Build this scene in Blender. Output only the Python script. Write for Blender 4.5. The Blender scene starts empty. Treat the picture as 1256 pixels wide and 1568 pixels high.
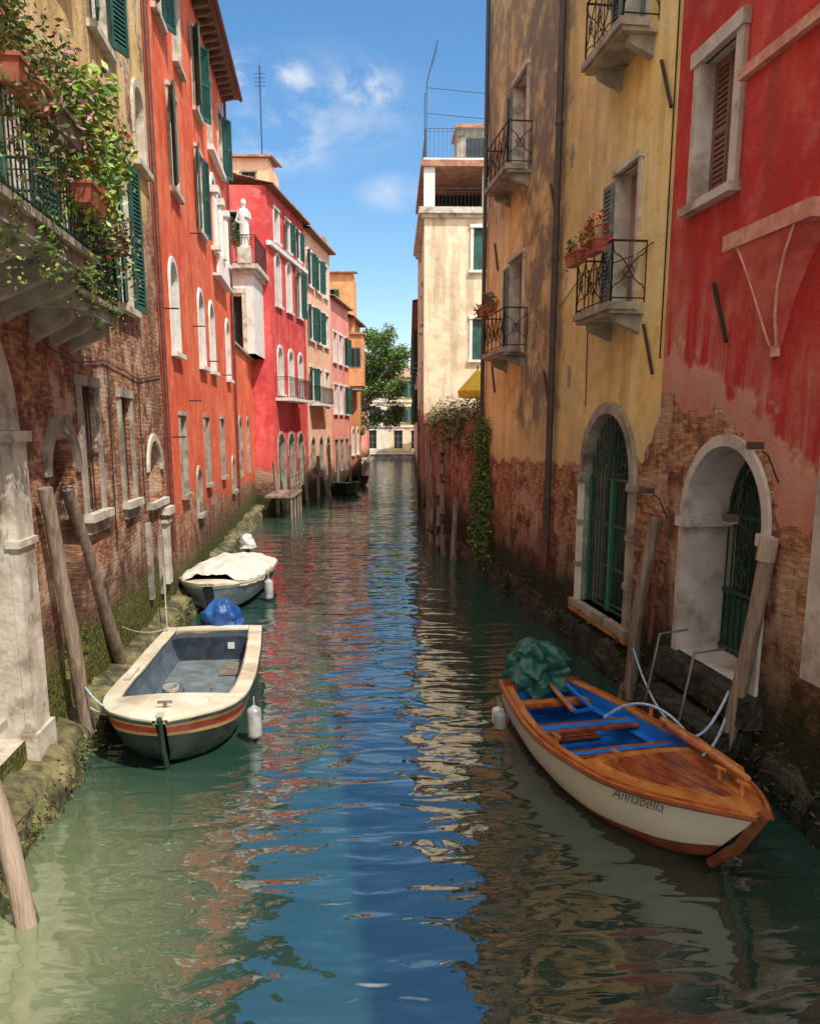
import bpy, math, random
import numpy as np
from mathutils import Vector, Matrix, noise
random.seed(7)
pi=math.pi
SC=bpy.context.scene
COL=SC.collection
# ------------------------------------------------------------------ node helper
class NT:
    def __init__(s,nt): s.nt=nt; s.L=nt.links
    def n(s,t,**k):
        nd=s.nt.nodes.new(t)
        for a,b in k.items(): setattr(nd,a,b)
        return nd
    def put(s,sock,v):
        if isinstance(v,bpy.types.NodeSocket): s.L.new(v,sock)
        elif v is not None: sock.default_value=v
    def math(s,op,a,b=None,c=None,clamp=False):
        nd=s.n("ShaderNodeMath",operation=op); nd.use_clamp=clamp
        s.put(nd.inputs[0],a)
        if b is not None: s.put(nd.inputs[1],b)
        if c is not None: s.put(nd.inputs[2],c)
        return nd.outputs[0]
    def mr(s,v,a,b,c=0.0,d=1.0,smooth=True):
        nd=s.n("ShaderNodeMapRange"); nd.interpolation_type='SMOOTHSTEP' if smooth else 'LINEAR'
        s.put(nd.inputs[0],v)
        for i,x in zip((1,2,3,4),(a,b,c,d)): s.put(nd.inputs[i],x)
        return nd.outputs[0]
    def mix(s,f,a,b,mode='MIX'):
        nd=s.n("ShaderNodeMix",data_type='RGBA',blend_type=mode)
        s.put(nd.inputs[0],f); s.put(nd.inputs[6],a); s.put(nd.inputs[7],b)
        return nd.outputs[2]
    def noise(s,vec,scale,detail=4.0,rough=.55,dist=0.0):
        nd=s.n("ShaderNodeTexNoise"); s.put(nd.inputs['Vector'],vec)
        nd.inputs['Scale'].default_value=scale; nd.inputs['Detail'].default_value=detail
        nd.inputs['Roughness'].default_value=rough; nd.inputs['Distortion'].default_value=dist
        return nd.outputs[0]
    def comb(s,x,y,z=0.0):
        nd=s.n("ShaderNodeCombineXYZ"); s.put(nd.inputs[0],x); s.put(nd.inputs[1],y); s.put(nd.inputs[2],z); return nd.outputs[0]
    def vmul(s,v,t):
        nd=s.n("ShaderNodeVectorMath",operation='MULTIPLY'); s.put(nd.inputs[0],v); nd.inputs[1].default_value=t; return nd.outputs[0]
def newmat(name):
    m=bpy.data.materials.new(name); m.use_nodes=True
    N=NT(m.node_tree); b=m.node_tree.nodes["Principled BSDF"]
    return m,N,b
def pos(N): return N.n("ShaderNodeNewGeometry").outputs['Position']
def simple(name,colA,colB=None,rough=.6,metal=0.0,scale=6.0,bump=.3,bscale=None,bd=.01,spec=.5,stretch=(1,1,1),dirt=0.0,dirtcol=(.03,.03,.02,1)):
    m,N,b=newmat(name)
    P=N.vmul(pos(N),stretch)
    colB=colB or colA
    n1=N.noise(P,scale,4)
    col=N.mix(N.mr(n1,.35,.68),colA,colB)
    if dirt>0:
        n2=N.noise(P,scale*.6,4,.65)
        col=N.mix(N.math('MULTIPLY',N.mr(n2,.48,.7),dirt),col,dirtcol)
    N.put(b.inputs['Base Color'],col); b.inputs['Metallic'].default_value=metal
    N.put(b.inputs['Roughness'],N.mr(n1,0,1,max(0,rough-.12),min(1,rough+.12)))
    b.inputs['Specular IOR Level'].default_value=spec
    if bump>0:
        bp=N.n("ShaderNodeBump"); bp.inputs['Strength'].default_value=bump; bp.inputs['Distance'].default_value=bd
        N.put(bp.inputs['Height'],N.noise(P,bscale or scale*4,2)); N.put(b.inputs['Normal'],bp.outputs[0])
    return m
def fcurve(N,u,pts,s0,s1,zs=20.0):
    x=N.mr(u,s0,s1,0,1,False)
    nd=N.n("ShaderNodeFloatCurve"); c=nd.mapping.curves[0]
    P=[((a-s0)/(s1-s0),z/zs) for a,z in pts]
    if P[0][0]>0.001: P.insert(0,(0,P[0][1]))
    if P[-1][0]<.999: P.append((1,P[-1][1]))
    c.points[0].location=P[0]; c.points[1].location=P[-1]
    for q in P[1:-1]: c.points.new(*q)
    for q in c.points: q.handle_type='VECTOR'
    nd.mapping.update()
    N.put(nd.inputs['Value'],x)
    return N.math('MULTIPLY',nd.outputs[0],zs)
def wall_mat(name,A,B,stain=(.1,.08,.06,1),stain_amt=.5,brick=None,plaster=None,plcol=(.5,.36,.3,1),s0=0,s1=40,
             b1=(.40,.12,.06,1),b2=(.54,.26,.13,1),mortar=(.46,.37,.27,1),patches=0.0,dark=None,algae=.75,whiten=.35,rough_edge=.8,moss=(.05,.065,.015,1),soft=.06):
    m,N,b=newmat(name)
    uv=N.n("ShaderNodeUVMap"); uv.uv_map="UVMap"
    sp=N.n("ShaderNodeSeparateXYZ"); N.put(sp.inputs[0],uv.outputs[0]); u,v=sp.outputs[0],sp.outputs[1]
    P=pos(N)
    nb=N.noise(P,.55,4,.62); nm=N.noise(P,2.2,5,.65); nf=N.noise(P,17,2,.6)
    streak=N.noise(N.comb(N.math('MULTIPLY',u,2.6),N.math('MULTIPLY',v,.22),3.3),1.0,5,.65,.3)
    col=N.mix(N.mr(nb,.38,.62),A,B)
    col=N.mix(N.math('MULTIPLY',N.mr(nm,.47,.75),.25),col,N.mix(.45,col,(.85,.75,.62,1)))
    col=N.mix(N.math('MULTIPLY',N.mr(streak,.45,.66),stain_amt),col,stain)
    col=N.mix(N.math('MULTIPLY',N.mr(nm,.50,.36),.6*stain_amt),col,stain)
    col=N.mix(N.math('MULTIPLY',N.mr(nf,.5,.8),.25*stain_amt+.05),col,stain)
    if dark:
        un=N.math('ADD',u,N.mr(nm,0,1,-1.1,1.1,False)); vn=N.math('ADD',v,N.mr(nb,0,1,-2,2,False))
        nn=N.noise(P,1.3,6,.72)
        for (c,a0,a1,z0,amt) in dark:
            k=N.math('MULTIPLY',N.mr(un,a0-.3,a0+.3),N.mr(un,a1-.4,a1+.4,1,0))
            k=N.math('MULTIPLY',k,N.mr(vn,z0-.6,z0+.6))
            k=N.math('MULTIPLY',k,N.mr(nn,.38,.58,.30*amt,amt))
            col=N.mix(k,col,c)
    wv=N.comb(N.math('ADD',u,N.mr(nm,0,1,-.05,.05,False)),N.math('ADD',v,N.mr(nm,0,1,.08,-.08,False)))
    bk=N.n("ShaderNodeTexBrick"); N.put(bk.inputs['Vector'],wv)
    bk.inputs['Color1'].default_value=b1; bk.inputs['Color2'].default_value=b2; bk.inputs['Mortar'].default_value=mortar
    bk.inputs['Scale'].default_value=1.0; bk.inputs['Mortar Size'].default_value=.012; bk.inputs['Mortar Smooth'].default_value=.5
    bk.inputs['Bias'].default_value=-.1; bk.inputs['Brick Width'].default_value=.25; bk.inputs['Row Height'].default_value=.075
    cell=N.noise(N.comb(N.math('MULTIPLY',u,4.2),N.math('MULTIPLY',v,13.3)),1.0,1,.9)
    bc=N.mix(N.mr(cell,.3,.7),N.mix(.85,bk.outputs[0],(.50,.38,.32,1),'MULTIPLY'),bk.outputs[0])
    bc=N.mix(N.math('MULTIPLY',N.mr(cell,.56,.70),.65),bc,(.64,.42,.20,1))
    bc=N.mix(N.math('MULTIPLY',N.mr(N.math('ADD',N.math('MULTIPLY',nb,.55),N.math('MULTIPLY',nm,.45)),.49,.60),whiten),bc,(.62,.48,.36,1))
    bc=N.mix(N.math('MULTIPLY',N.mr(nm,.50,.36),.75),bc,(.09,.045,.033,1))
    bc=N.mix(N.math('MULTIPLY',N.mr(streak,.50,.66),.55),bc,(.07,.045,.035,1))
    edge=N.math('ADD',N.mr(nb,0.2,.8,-rough_edge,rough_edge,False),N.mr(nm,.2,.8,-rough_edge*.45,rough_edge*.45,False))
    hmask=bk.outputs[1]; k=0.0
    if brick:
        zc=fcurve(N,u,brick,s0,s1)
        k=N.mr(N.math('SUBTRACT',N.math('ADD',zc,edge),v),-.02,.03)
        if patches>0:
            pn=N.noise(P,.8,6,.62)
            k=N.math('MAXIMUM',k,N.mr(pn,1-patches,1-patches+.015))
        if plaster:
            zp=fcurve(N,u,plaster,s0,s1)
            dd=N.math('SUBTRACT',N.math('ADD',zp,N.math('MULTIPLY',edge,1.1)),v)
            kp=N.mr(dd,-.03,soft)
            kp2=N.math('MULTIPLY',N.mr(dd,-1.5,.2,0,.8),N.mr(streak,.43,.58))
            pc=N.mix(N.mr(nm,.35,.65),plcol,N.mix(.45,plcol,(.66,.56,.45,1)))
            col=N.mix(kp2,col,N.mix(.35,pc,A))
            col=N.mix(N.math('MULTIPLY',kp,.88),col,pc)
        # damp halo of the render just above the bare brick
        col=N.mix(N.mr(N.math('SUBTRACT',N.math('ADD',zc,edge),v),-.9,-.02,0,.35),col,stain)
        col=N.mix(k,col,bc)
    e2=N.mr(nm,0,1,-.55,.55,False)
    vz=N.math('ADD',v,e2)
    col=N.mix(N.mr(vz,algae+.2,algae+1.4,.66,0),col,(.05,.036,.026,1))
    col=N.mix(N.mr(vz,algae-.1,algae+.45,.9,0),col,N.mix(N.mr(nf,.35,.6),(.012,.016,.008,1),moss))
    N.put(b.inputs['Base Color'],col); b.inputs['Roughness'].default_value=.9; b.inputs['Specular IOR Level'].default_value=.2
    hh=N.math('ADD',N.math('MULTIPLY',nf,.3),N.math('MULTIPLY',nm,.7))
    if not isinstance(k,float):
        hh=N.math('ADD',hh,N.math('MULTIPLY',N.math('MULTIPLY',N.math('SUBTRACT',1.0,hmask),k),.5))
        hh=N.math('SUBTRACT',hh,N.math('MULTIPLY',k,.6))
    bp=N.n("ShaderNodeBump"); bp.inputs['Strength'].default_value=.9; bp.inputs['Distance'].default_value=.045
    N.put(bp.inputs['Height'],hh); N.put(b.inputs['Normal'],bp.outputs[0])
    return m
# ------------------------------------------------------------------ mesh builder
class MB:
    def __init__(s): s.v=[];s.f=[];s.mi=[];s.uv=[];s.mats=[]
    def face(s,pts,mat,uvs=None):
        i=len(s.v); pts=[Vector(p) for p in pts]; s.v+= [tuple(p) for p in pts]; s.f.append(tuple(range(i,i+len(pts))))
        if mat not in s.mats: s.mats.append(mat)
        s.mi.append(s.mats.index(mat))
        if uvs is None:
            n=(pts[1]-pts[0]).cross(pts[2]-pts[0])
            if abs(n.z)>max(abs(n.x),abs(n.y)): uvs=[(p.x,p.y) for p in pts]
            elif abs(n.x)>abs(n.y): uvs=[(p.y,p.z) for p in pts]
            else: uvs=[(p.x,p.z) for p in pts]
        s.uv+=list(uvs)
    def build(s,name,parent=None,smooth=False):
        if not s.v: return None
        me=bpy.data.meshes.new(name); me.from_pydata(s.v,[],s.f)
        for m in s.mats: me.materials.append(m)
        me.polygons.foreach_set("material_index",s.mi)
        ul=me.uv_layers.new(name="UVMap"); fl=[c for q in s.uv for c in q]; ul.data.foreach_set("uv",fl)
        if smooth:
            import bmesh
            bm=bmesh.new(); bm.from_mesh(me); bmesh.ops.remove_doubles(bm,verts=bm.verts,dist=.0008)
            bmesh.ops.recalc_face_normals(bm,faces=bm.faces); bm.to_mesh(me); bm.free()
            me.polygons.foreach_set("use_smooth",[True]*len(me.polygons)); me.set_sharp_from_angle(angle=math.radians(50))
        me.update()
        ob=bpy.data.objects.new(name,me); COL.objects.link(ob)
        if parent: ob.parent=parent
        return ob
def empty(name):
    e=bpy.data.objects.new(name,None); COL.objects.link(e); e.empty_display_size=.3
    return e
class Grp:
    def __init__(s,name): s.name=name; s.p={}; s.root=empty(name)
    def g(s,k):
        if k not in s.p: s.p[k]=MB()
        return s.p[k]
    def finish(s,smooth=()):
        for k,mb in s.p.items(): mb.build(k,s.root,smooth=(k in smooth))
class Fac:
    def __init__(s,O,d,side=1,z=0):
        s.O=Vector((O[0],O[1],z)); s.d=Vector((d[0],d[1],0)).normalized()
        s.n=Vector((s.d.y,-s.d.x,0))*side
    def P(s,a,z,o=0.0): return s.O+s.d*a+s.n*o+Vector((0,0,z))
def box(mb,F,a0,a1,z0,z1,o0,o1,mat):
    P=F.P
    mb.face([P(a0,z0,o1),P(a1,z0,o1),P(a1,z1,o1),P(a0,z1,o1)],mat,[(a0,z0),(a1,z0),(a1,z1),(a0,z1)])
    mb.face([P(a0,z0,o0),P(a1,z0,o0),P(a1,z1,o0),P(a0,z1,o0)],mat,[(a0,z0),(a1,z0),(a1,z1),(a0,z1)])
    for a in (a0,a1): mb.face([P(a,z0,o0),P(a,z0,o1),P(a,z1,o1),P(a,z1,o0)],mat,[(a+o0,z0),(a+o1,z0),(a+o1,z1),(a+o0,z1)])
    for z in (z0,z1): mb.face([P(a0,z,o0),P(a1,z,o0),P(a1,z,o1),P(a0,z,o1)],mat,[(a0,z+o0),(a1,z+o0),(a1,z+o1),(a0,z+o1)])
def tube(mb,pts,r,mat,n=6,r1=None,cap=True):
    pts=[Vector(p) for p in pts]; rings=[]
    for i,p in enumerate(pts):
        d=(pts[min(i+1,len(pts)-1)]-pts[max(i-1,0)]).normalized()
        x=d.cross(Vector((0,0,1)))
        if x.length<.05: x=d.cross(Vector((0,1,0)))
        x.normalize(); y=d.cross(x)
        rr=r if r1 is None else r+(r1-r)*i/(len(pts)-1)
        rings.append([p+x*math.cos(2*pi*k/n)*rr+y*math.sin(2*pi*k/n)*rr for k in range(n)])
    for a,b in zip(rings,rings[1:]):
        for k in range(n): mb.face([a[k],a[(k+1)%n],b[(k+1)%n],b[k]],mat)
    if cap: mb.face(rings[0],mat); mb.face(rings[-1],mat)
def ring(mb,F,ac,zc,ri,ro,o0,o1,mat,t0=0,t1=pi,n=14):
    def pt(r,t,o,k=1): return F.P(ac+r*math.cos(t),zc+r*math.sin(t)*k,o)
    for i in range(n):
        a=t0+(t1-t0)*i/n; b=t0+(t1-t0)*(i+1)/n
        mb.face([pt(ri,a,o1),pt(ro,a,o1),pt(ro,b,o1),pt(ri,b,o1)],mat)
        mb.face([pt(ro,a,o0),pt(ro,a,o1),pt(ro,b,o1),pt(ro,b,o0)],mat)
        mb.face([pt(ri,a,o0),pt(ri,a,o1),pt(ri,b,o1),pt(ri,b,o0)],mat)
class Wall:
    def __init__(s,B,F,s0,s1,z0,z1,mat,uoff=0): s.B=B;s.F=F;s.r=(s0,s1,z0,z1);s.mat=mat;s.h=[];s.uo=uoff
    def hole(s,a0,a1,z0,z1,arch=False,depth=.25,back=None,reveal=None,rise=None):
        s.h.append((a0,a1,z0,z1,arch,depth,back,reveal,rise or (a1-a0)/2))
    def finish(s):
        F=s.F;mb=s.B.g('walls');s0,s1,z0,z1=s.r;uo=s.uo
        S=sorted(set([s0,s1]+[x for h in s.h for x in h[:2] if s0<x<s1])); Z=sorted(set([z0,z1]+[x for h in s.h for x in h[2:4] if z0<x<z1]))
        for a,b in zip(S,S[1:]):
            for c,d in zip(Z,Z[1:]):
                m,n=(a+b)/2,(c+d)/2
                if any(h[0]<m<h[1] and h[2]<n<h[3] for h in s.h): continue
                mb.face([F.P(a,c),F.P(b,c),F.P(b,d),F.P(a,d)],s.mat,[(a+uo,c),(b+uo,c),(b+uo,d),(a+uo,d)])
        for (a0,a1,c0,c1,arch,dep,back,rev,rise) in s.h:
            rev=rev or s.mat; wm=s.B.g('openings')
            if arch:
                sp=c1-rise; ac=(a0+a1)/2; R=(a1-a0)/2; n=14
                arc=[(ac-R*math.cos(pi*i/n),sp+rise*math.sin(pi*i/n)) for i in range(n+1)]
                out=[(a0,c0)]+arc+[(a1,c0)]
                for i in range(n):
                    cor=(a0,c1) if i<n//2 else (a1,c1)
                    tri=[cor,arc[i],arc[i+1]]
                    mb.face([F.P(*q) for q in tri],s.mat,[(q[0]+uo,q[1]) for q in tri])
            else: out=[(a0,c0),(a0,c1),(a1,c1),(a1,c0)]
            for q,w in zip(out,out[1:]+out[:1]):
                mb.face([F.P(q[0],q[1],0),F.P(w[0],w[1],0),F.P(w[0],w[1],-dep),F.P(q[0],q[1],-dep)],rev,[(q[0]+uo,q[1]),(w[0]+uo,w[1]),(w[0]+uo+dep,w[1]),(q[0]+uo+dep,q[1])])
            wm.face([F.P(q[0],q[1],-dep) for q in out],back or GLASS,[q for q in out])
def panel(mb,F,a0,a1,z0,z1,o,mat,slats=True):
    fw=.06
    box(mb,F,a0,a0+fw,z0,z1,o,o+.045,mat); box(mb,F,a1-fw,a1,z0,z1,o,o+.045,mat)
    box(mb,F,a0+fw,a1-fw,z0,z0+.09,o+.002,o+.043,mat); box(mb,F,a0+fw,a1-fw,z1-.08,z1,o+.002,o+.043,mat)
    zm=(z0+z1)/2; box(mb,F,a0+fw,a1-fw,zm-.04,zm+.04,o+.002,o+.043,mat)
    mb.face([F.P(a0+fw,z0,o+.008),F.P(a1-fw,z0,o+.008),F.P(a1-fw,z1,o+.008),F.P(a0+fw,z1,o+.008)],mat)
    if slats:
        n=int((z1-z0)/.075)
        for i in range(n):
            z=z0+.09+(z1-z0-.17)*i/n
            mb.face([F.P(a0+fw,z,o+.036),F.P(a1-fw,z,o+.036),F.P(a1-fw,z+.055,o+.012),F.P(a0+fw,z+.055,o+.012)],mat)
def shutters(B,F,a0,a1,z0,z1,mat,ang=12,key='shutters',which='both',o=.04):
    w=(a1-a0)/2; mb=B.g(key)
    for side in (-1,1):
        if which=='near' and side==1: continue
        if which=='far' and side==-1: continue
        an=math.radians(ang+random.uniform(-5,8))
        H=F.P(a0 if side<0 else a1,0,o)
        e=F.d*side*math.cos(an)+F.n*math.sin(an)
        G=Fac((H.x,H.y),(e.x,e.y),1,0)
        if G.n.dot(F.n)<0: G.n=-G.n
        panel(mb,G,0,w,z0,z1,0,mat)
def window(W,a0,a1,z0,z1,arch=False,frame=None,fw=.14,sill=True,shut=None,ang=12,back=None,depth=.22,mull=True,mcol=None,fo=.05,which='both',rise=None):
    B,F=W.B,W.F
    W.hole(a0,a1,z0,z1,arch,depth,back,frame,rise)
    t=B.g('stone_trim')
    sp=z1-(rise or (a1-a0)/2) if arch else z1
    if frame:
        box(t,F,a0-fw,a0-.002,z0,sp,-.03,fo,frame); box(t,F,a1+.002,a1+fw,z0,sp,-.03,fo,frame)
        if arch:
            if rise is None: ring(t,F,(a0+a1)/2,sp,(a1-a0)/2+.002,(a1-a0)/2+fw,-.03,fo,frame)
        else: box(t,F,a0-fw-.03,a1+fw+.03,z1,z1+fw,-.03,fo+.04,frame)
        if sill: box(t,F,a0-fw-.06,a1+fw+.06,z0-.11,z0,-.03,fo+.09,frame)
    if mull and not back:
        w=B.g('window_frames'); c=mcol or WOODG; am=(a0+a1)/2; d=-depth+.01
        box(w,F,am-.03,am+.03,z0,z1-.02,d,d+.04,c)
        for a,b in ((a0,a0+.05),(a1-.05,a1)): box(w,F,a,b,z0,sp,d,d+.045,c)
        for k in (0,.34,.67): box(w,F,a0+.05,a1-.05,z0+(z1-z0)*k,z0+(z1-z0)*k+.045,d+.002,d+.038,c)
    if shut: shutters(B,F,a0,a1,z0,z1,shut,ang,which=which,o=fo+.02)
def railing(mb,F,a0,a1,o1,z0,z1,mat,style='bars',o0=0.0,step=.11,ends=True):
    segs=[((a0,o1),(a1,o1))]
    if ends: segs+=[((a0,o0),(a0,o1)),((a1,o0),(a1,o1))]
    for (p,q) in segs:
        L=math.hypot(q[0]-p[0],q[1]-p[1])
        def X(t,z): return F.P(p[0]+(q[0]-p[0])*t,z,p[1]+(q[1]-p[1])*t)
        tube(mb,[X(0,z1),X(1,z1)],.018,mat,5); tube(mb,[X(0,z0+.06),X(1,z0+.06)],.012,mat,5)
        tube(mb,[X(0,z0),X(0,z1)],.016,mat,5); tube(mb,[X(1,z0),X(1,z1)],.016,mat,5)
        if style=='bars':
            n=max(1,int(L/step))
            for i in range(1,n): tube(mb,[X(i/n,z0),X(i/n,z1)],.009,mat,4,cap=False)
            tube(mb,[X(0,z1-.12),X(1,z1-.12)],.009,mat,4,cap=False)
        else:
            n=max(1,round(L/.42)); h=z1-z0
            for i in range(n):
                t0,t1=i/n,(i+1)/n
                if i: tube(mb,[X(t0,z0),X(t0,z1)],.009,mat,4,cap=False)
                for s_ in (0,1):
                    pts=[]
                    for k in range(11):
                        u=k/10; tt=t0+(t1-t0)*(.5+(.5 if s_ else -.5)*math.cos(u*pi)); zz=z0+.06+(h-.06)*(u+.06*math.sin(4*pi*u)); pts.append(X(tt,zz))
                    tube(mb,pts,.010,mat,4,cap=False)
                tm=(t0+t1)/2; rr=.09/L
                tube(mb,[X(tm+rr*math.cos(2*pi*k/10),z0+h*.5+.09*math.sin(2*pi*k/10)) for k in range(11)],.009,mat,4,cap=False)
def bracket(mb,F,a,w,z,o,h,mat):
    n=7; prof=[(0,z-h)]+[(o*(math.sin(pi/2*i/n))**1.3+.0,z-h+(h-.07)*(i/n)**.9 if i<n else z-.07) for i in range(1,n+1)]+[(o,z)]+[(0,z)]
    for aa in (a-w/2,a+w/2): mb.face([F.P(aa,q[1],q[0]) for q in prof],mat)
    for q,r in zip(prof,prof[1:]): mb.face([F.P(a-w/2,q[1],q[0]),F.P(a+w/2,q[1],q[0]),F.P(a+w/2,r[1],r[0]),F.P(a-w/2,r[1],r[0])],mat)
def tiles(mb,F,a0,a1,z,over,back,rise,mat,soff=None,per=.22):
    n=int((a1-a0)/per*6)
    def h(a): return .045*abs(math.sin(pi*(a-a0)/per))
    rows=[(over,z)]+[(over+(-back-over)*k/6,z+rise*k/6) for k in range(1,7)]
    for i in range(n):
        a,b=a0+(a1-a0)*i/n,a0+(a1-a0)*(i+1)/n
        for (o,zz),(o2,z2) in zip(rows,rows[1:]):
            mb.face([F.P(a,zz+h(a)+.04,o),F.P(b,zz+h(b)+.04,o),F.P(b,z2+h(b),o2),F.P(a,z2+h(a),o2)],mat)
        mb.face([F.P(a,z-.03,over),F.P(b,z-.03,over),F.P(b,z+h(b)+.04,over),F.P(a,z+h(a)+.04,over)],mat)
    mb.face([F.P(a0,z-.03,over),F.P(a1,z-.03,over),F.P(a1,z-.03,-.1),F.P(a0,z-.03,-.1)],soff or mat)
def body(B,F,s0,s1,z1,depth,mat,near=True,far=True,top=True,z0=-1):
    mb=B.g('walls')
    for a,ok in ((s0,near),(s1,far)):
        if ok: mb.face([F.P(a,z0,0),F.P(a,z0,-depth),F.P(a,z1,-depth),F.P(a,z1,0)],mat,[(a,z0),(a+depth,z0),(a+depth,z1),(a,z1)])
    mb.face([F.P(s0,z0,-depth),F.P(s1,z0,-depth),F.P(s1,z1,-depth),F.P(s0,z1,-depth)],mat)
    if top: mb.face([F.P(s0,z1,0),F.P(s1,z1,0),F.P(s1,z1,-depth),F.P(s0,z1,-depth)],mat)
def leaves(mb,c,rad,n,size,mats,weights=None,clumps=0,droop=0):
    cs=[(Vector((0,0,0)),1.0)]
    if clumps: cs=[(Vector((random.uniform(-.8,.8),random.uniform(-.8,.8),random.uniform(-.8,.8))),random.uniform(.25,.5)) for _ in range(clumps)]
    for i in range(n):
        cc,cr=random.choice(cs)
        q=Vector((random.gauss(0,1),random.gauss(0,1),random.gauss(0,1))).normalized()*(random.random()**.45)*cr+cc
        p=Vector(c)+Vector((q.x*rad[0],q.y*rad[1],q.z*rad[2]-droop*random.random()**2))
        u=Vector((random.gauss(0,1),random.gauss(0,1),random.gauss(0,.6))).normalized(); w=u.cross(Vector((random.gauss(0,1),random.gauss(0,1),random.gauss(0,1)))).normalized()
        s=size*random.uniform(.6,1.4); m=random.choices(mats,weights)[0]
        mb.face([p-u*s,p+w*s*.45,p+u*s,p-w*s*.45],m)
# ------------------------------------------------------------------ materials
GLASS,N,b=newmat("window_glass"); b.inputs['Base Color'].default_value=(.02,.028,.03,1); b.inputs['Roughness'].default_value=.12
STONE=simple("istrian_stone",(.50,.44,.35,1),(.68,.62,.52,1),.75,scale=4,dirt=.8,dirtcol=(.20,.16,.11,1),bd=.015,bump=.6)
STONEG=simple("grey_stone",(.28,.24,.19,1),(.45,.40,.32,1),.85,scale=3,dirt=.8,dirtcol=(.09,.07,.05,1),bd=.02,bump=.7)
WHITE=simple("white_plaster",(.72,.68,.62,1),(.8,.77,.72,1),.7,scale=3,dirt=.45,dirtcol=(.34,.29,.23,1))
PEELW=simple("peeling_white_surround",(.50,.44,.40,1),(.66,.61,.57,1),.8,scale=2.5,dirt=.8,dirtcol=(.26,.17,.13,1),bd=.01)
GREENSH=simple("green_shutter_paint",(.012,.065,.048,1),(.025,.11,.08,1),.55,scale=5,dirt=.4,dirtcol=(.02,.035,.03,1),bump=0)
GREYSH=simple("grey_green_shutter",(.12,.17,.16,1),(.20,.24,.22,1),.7,scale=5,dirt=.5,dirtcol=(.08,.065,.05,1),bump=0)
BROWNSH=simple("brown_shutter",(.17,.075,.06,1),(.26,.13,.11,1),.65,scale=3,stretch=(1,1,.3),dirt=.4)
WOODG=simple("window_wood",(.20,.16,.12,1),(.30,.25,.19,1),.6,bump=0)
IRON=simple("wrought_iron",(.018,.018,.017,1),(.05,.035,.025,1),.55,metal=.3,scale=12,bump=0)
GREENIRON=simple("green_iron",(.012,.05,.04,1),(.02,.085,.06,1),.5,scale=8,bump=0)
PIPE=simple("downpipe",(.05,.04,.037,1),(.09,.065,.055,1),.5,scale=6)
PIPER=simple("downpipe_rust",(.12,.03,.02,1),(.17,.06,.04,1),.6,scale=6)
DARK=simple("dark_interior",(.008,.009,.007,1),(.02,.022,.018,1),.9,bump=0)
DKGREEN=simple("gate_backing",(.010,.022,.016,1),(.07,.13,.07,1),.7,scale=1.8,dirt=.7,bump=0)
TILE=simple("roof_tile",(.34,.15,.09,1),(.48,.28,.17,1),.85,scale=3,dirt=.6,dirtcol=(.11,.07,.05,1),bd=.02)
EAVEW=simple("eave_wood",(.14,.08,.06,1),(.24,.15,.11,1),.8,scale=4)
POLE=simple("weathered_pole_wood",(.20,.14,.10,1),(.36,.27,.20,1),.85,scale=3,stretch=(6,6,.5),dirt=.6,dirtcol=(.07,.05,.035,1),bd=.02,bump=.8)
POLEL=simple("pale_pole_wood",(.40,.29,.21,1),(.52,.41,.31,1),.85,scale=3,stretch=(6,6,.5),dirt=.5,dirtcol=(.16,.11,.08,1),bd=.02,bump=.8)
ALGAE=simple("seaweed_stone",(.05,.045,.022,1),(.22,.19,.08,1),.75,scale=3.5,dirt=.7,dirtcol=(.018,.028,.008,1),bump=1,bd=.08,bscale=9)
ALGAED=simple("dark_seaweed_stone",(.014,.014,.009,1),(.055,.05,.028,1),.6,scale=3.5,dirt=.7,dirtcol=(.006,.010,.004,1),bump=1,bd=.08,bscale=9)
LEAF1=simple("leaf_dark",(.03,.065,.014,1),(.05,.10,.022,1),.6,bump=0)
LEAF2=simple("leaf_mid",(.07,.15,.022,1),(.11,.20,.035,1),.55,bump=0)
LEAF3=simple("leaf_light",(.22,.34,.04,1),(.32,.42,.06,1),.5,bump=0)
LEAFD=simple("leaf_dry",(.24,.16,.07,1),(.34,.26,.12,1),.7,bump=0)
FLR=simple("flower_red",(.6,.005,.04,1),(.75,.01,.06,1),.5,bump=0)
FLP=simple("flower_pink",(.6,.15,.35,1),(.7,.3,.5,1),.5,bump=0)
POT=simple("terracotta_pot",(.38,.10,.06,1),(.5,.17,.10,1),.8)
POTB=simple("brown_planter",(.12,.06,.05,1),(.2,.1,.08,1),.8)
YELL=simple("yellow_canvas",(.70,.46,.015,1),(.76,.54,.03,1),.7)

M_BRICKR=wall_mat("brick_ruin_wall",(.74,.50,.20,1),(.80,.60,.32,1),(.24,.16,.09,1),.55,brick=[(-5,6.5),(9,6.2),(11,7.8),(13,8.2),(15,8.6),(16.5,7.8),(18.4,9.0)],s0=-5,s1=19,algae=1.15,whiten=.75,rough_edge=1.6,patches=.41,b1=(.46,.14,.08,1),b2=(.60,.30,.17,1),moss=(.15,.17,.03,1))
M_RED=wall_mat("red_orange_stucco",(.80,.125,.050,1),(.86,.20,.09,1),(.40,.075,.04,1),.40,brick=[(18,2.5),(22,2.3),(26,2.2),(30,1.9),(33,1.9),(45,1.4)],s0=18,s1=46,algae=.8,whiten=.4,rough_edge=.6,moss=(.11,.13,.025,1),b1=(.48,.13,.06,1),b2=(.62,.28,.13,1))
M_CRIM=wall_mat("crimson_stucco",(.66,.065,.065,1),(.74,.12,.11,1),(.36,.07,.06,1),.4,brick=[(0,1.9),(10,1.8),(30,1.6)],s0=0,s1=30)
M_PEACH=wall_mat("peach_stucco",(.84,.46,.28,1),(.88,.57,.38,1),(.5,.28,.18,1),.3,brick=[(0,1.9),(30,1.6)],s0=0,s1=30)
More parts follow.
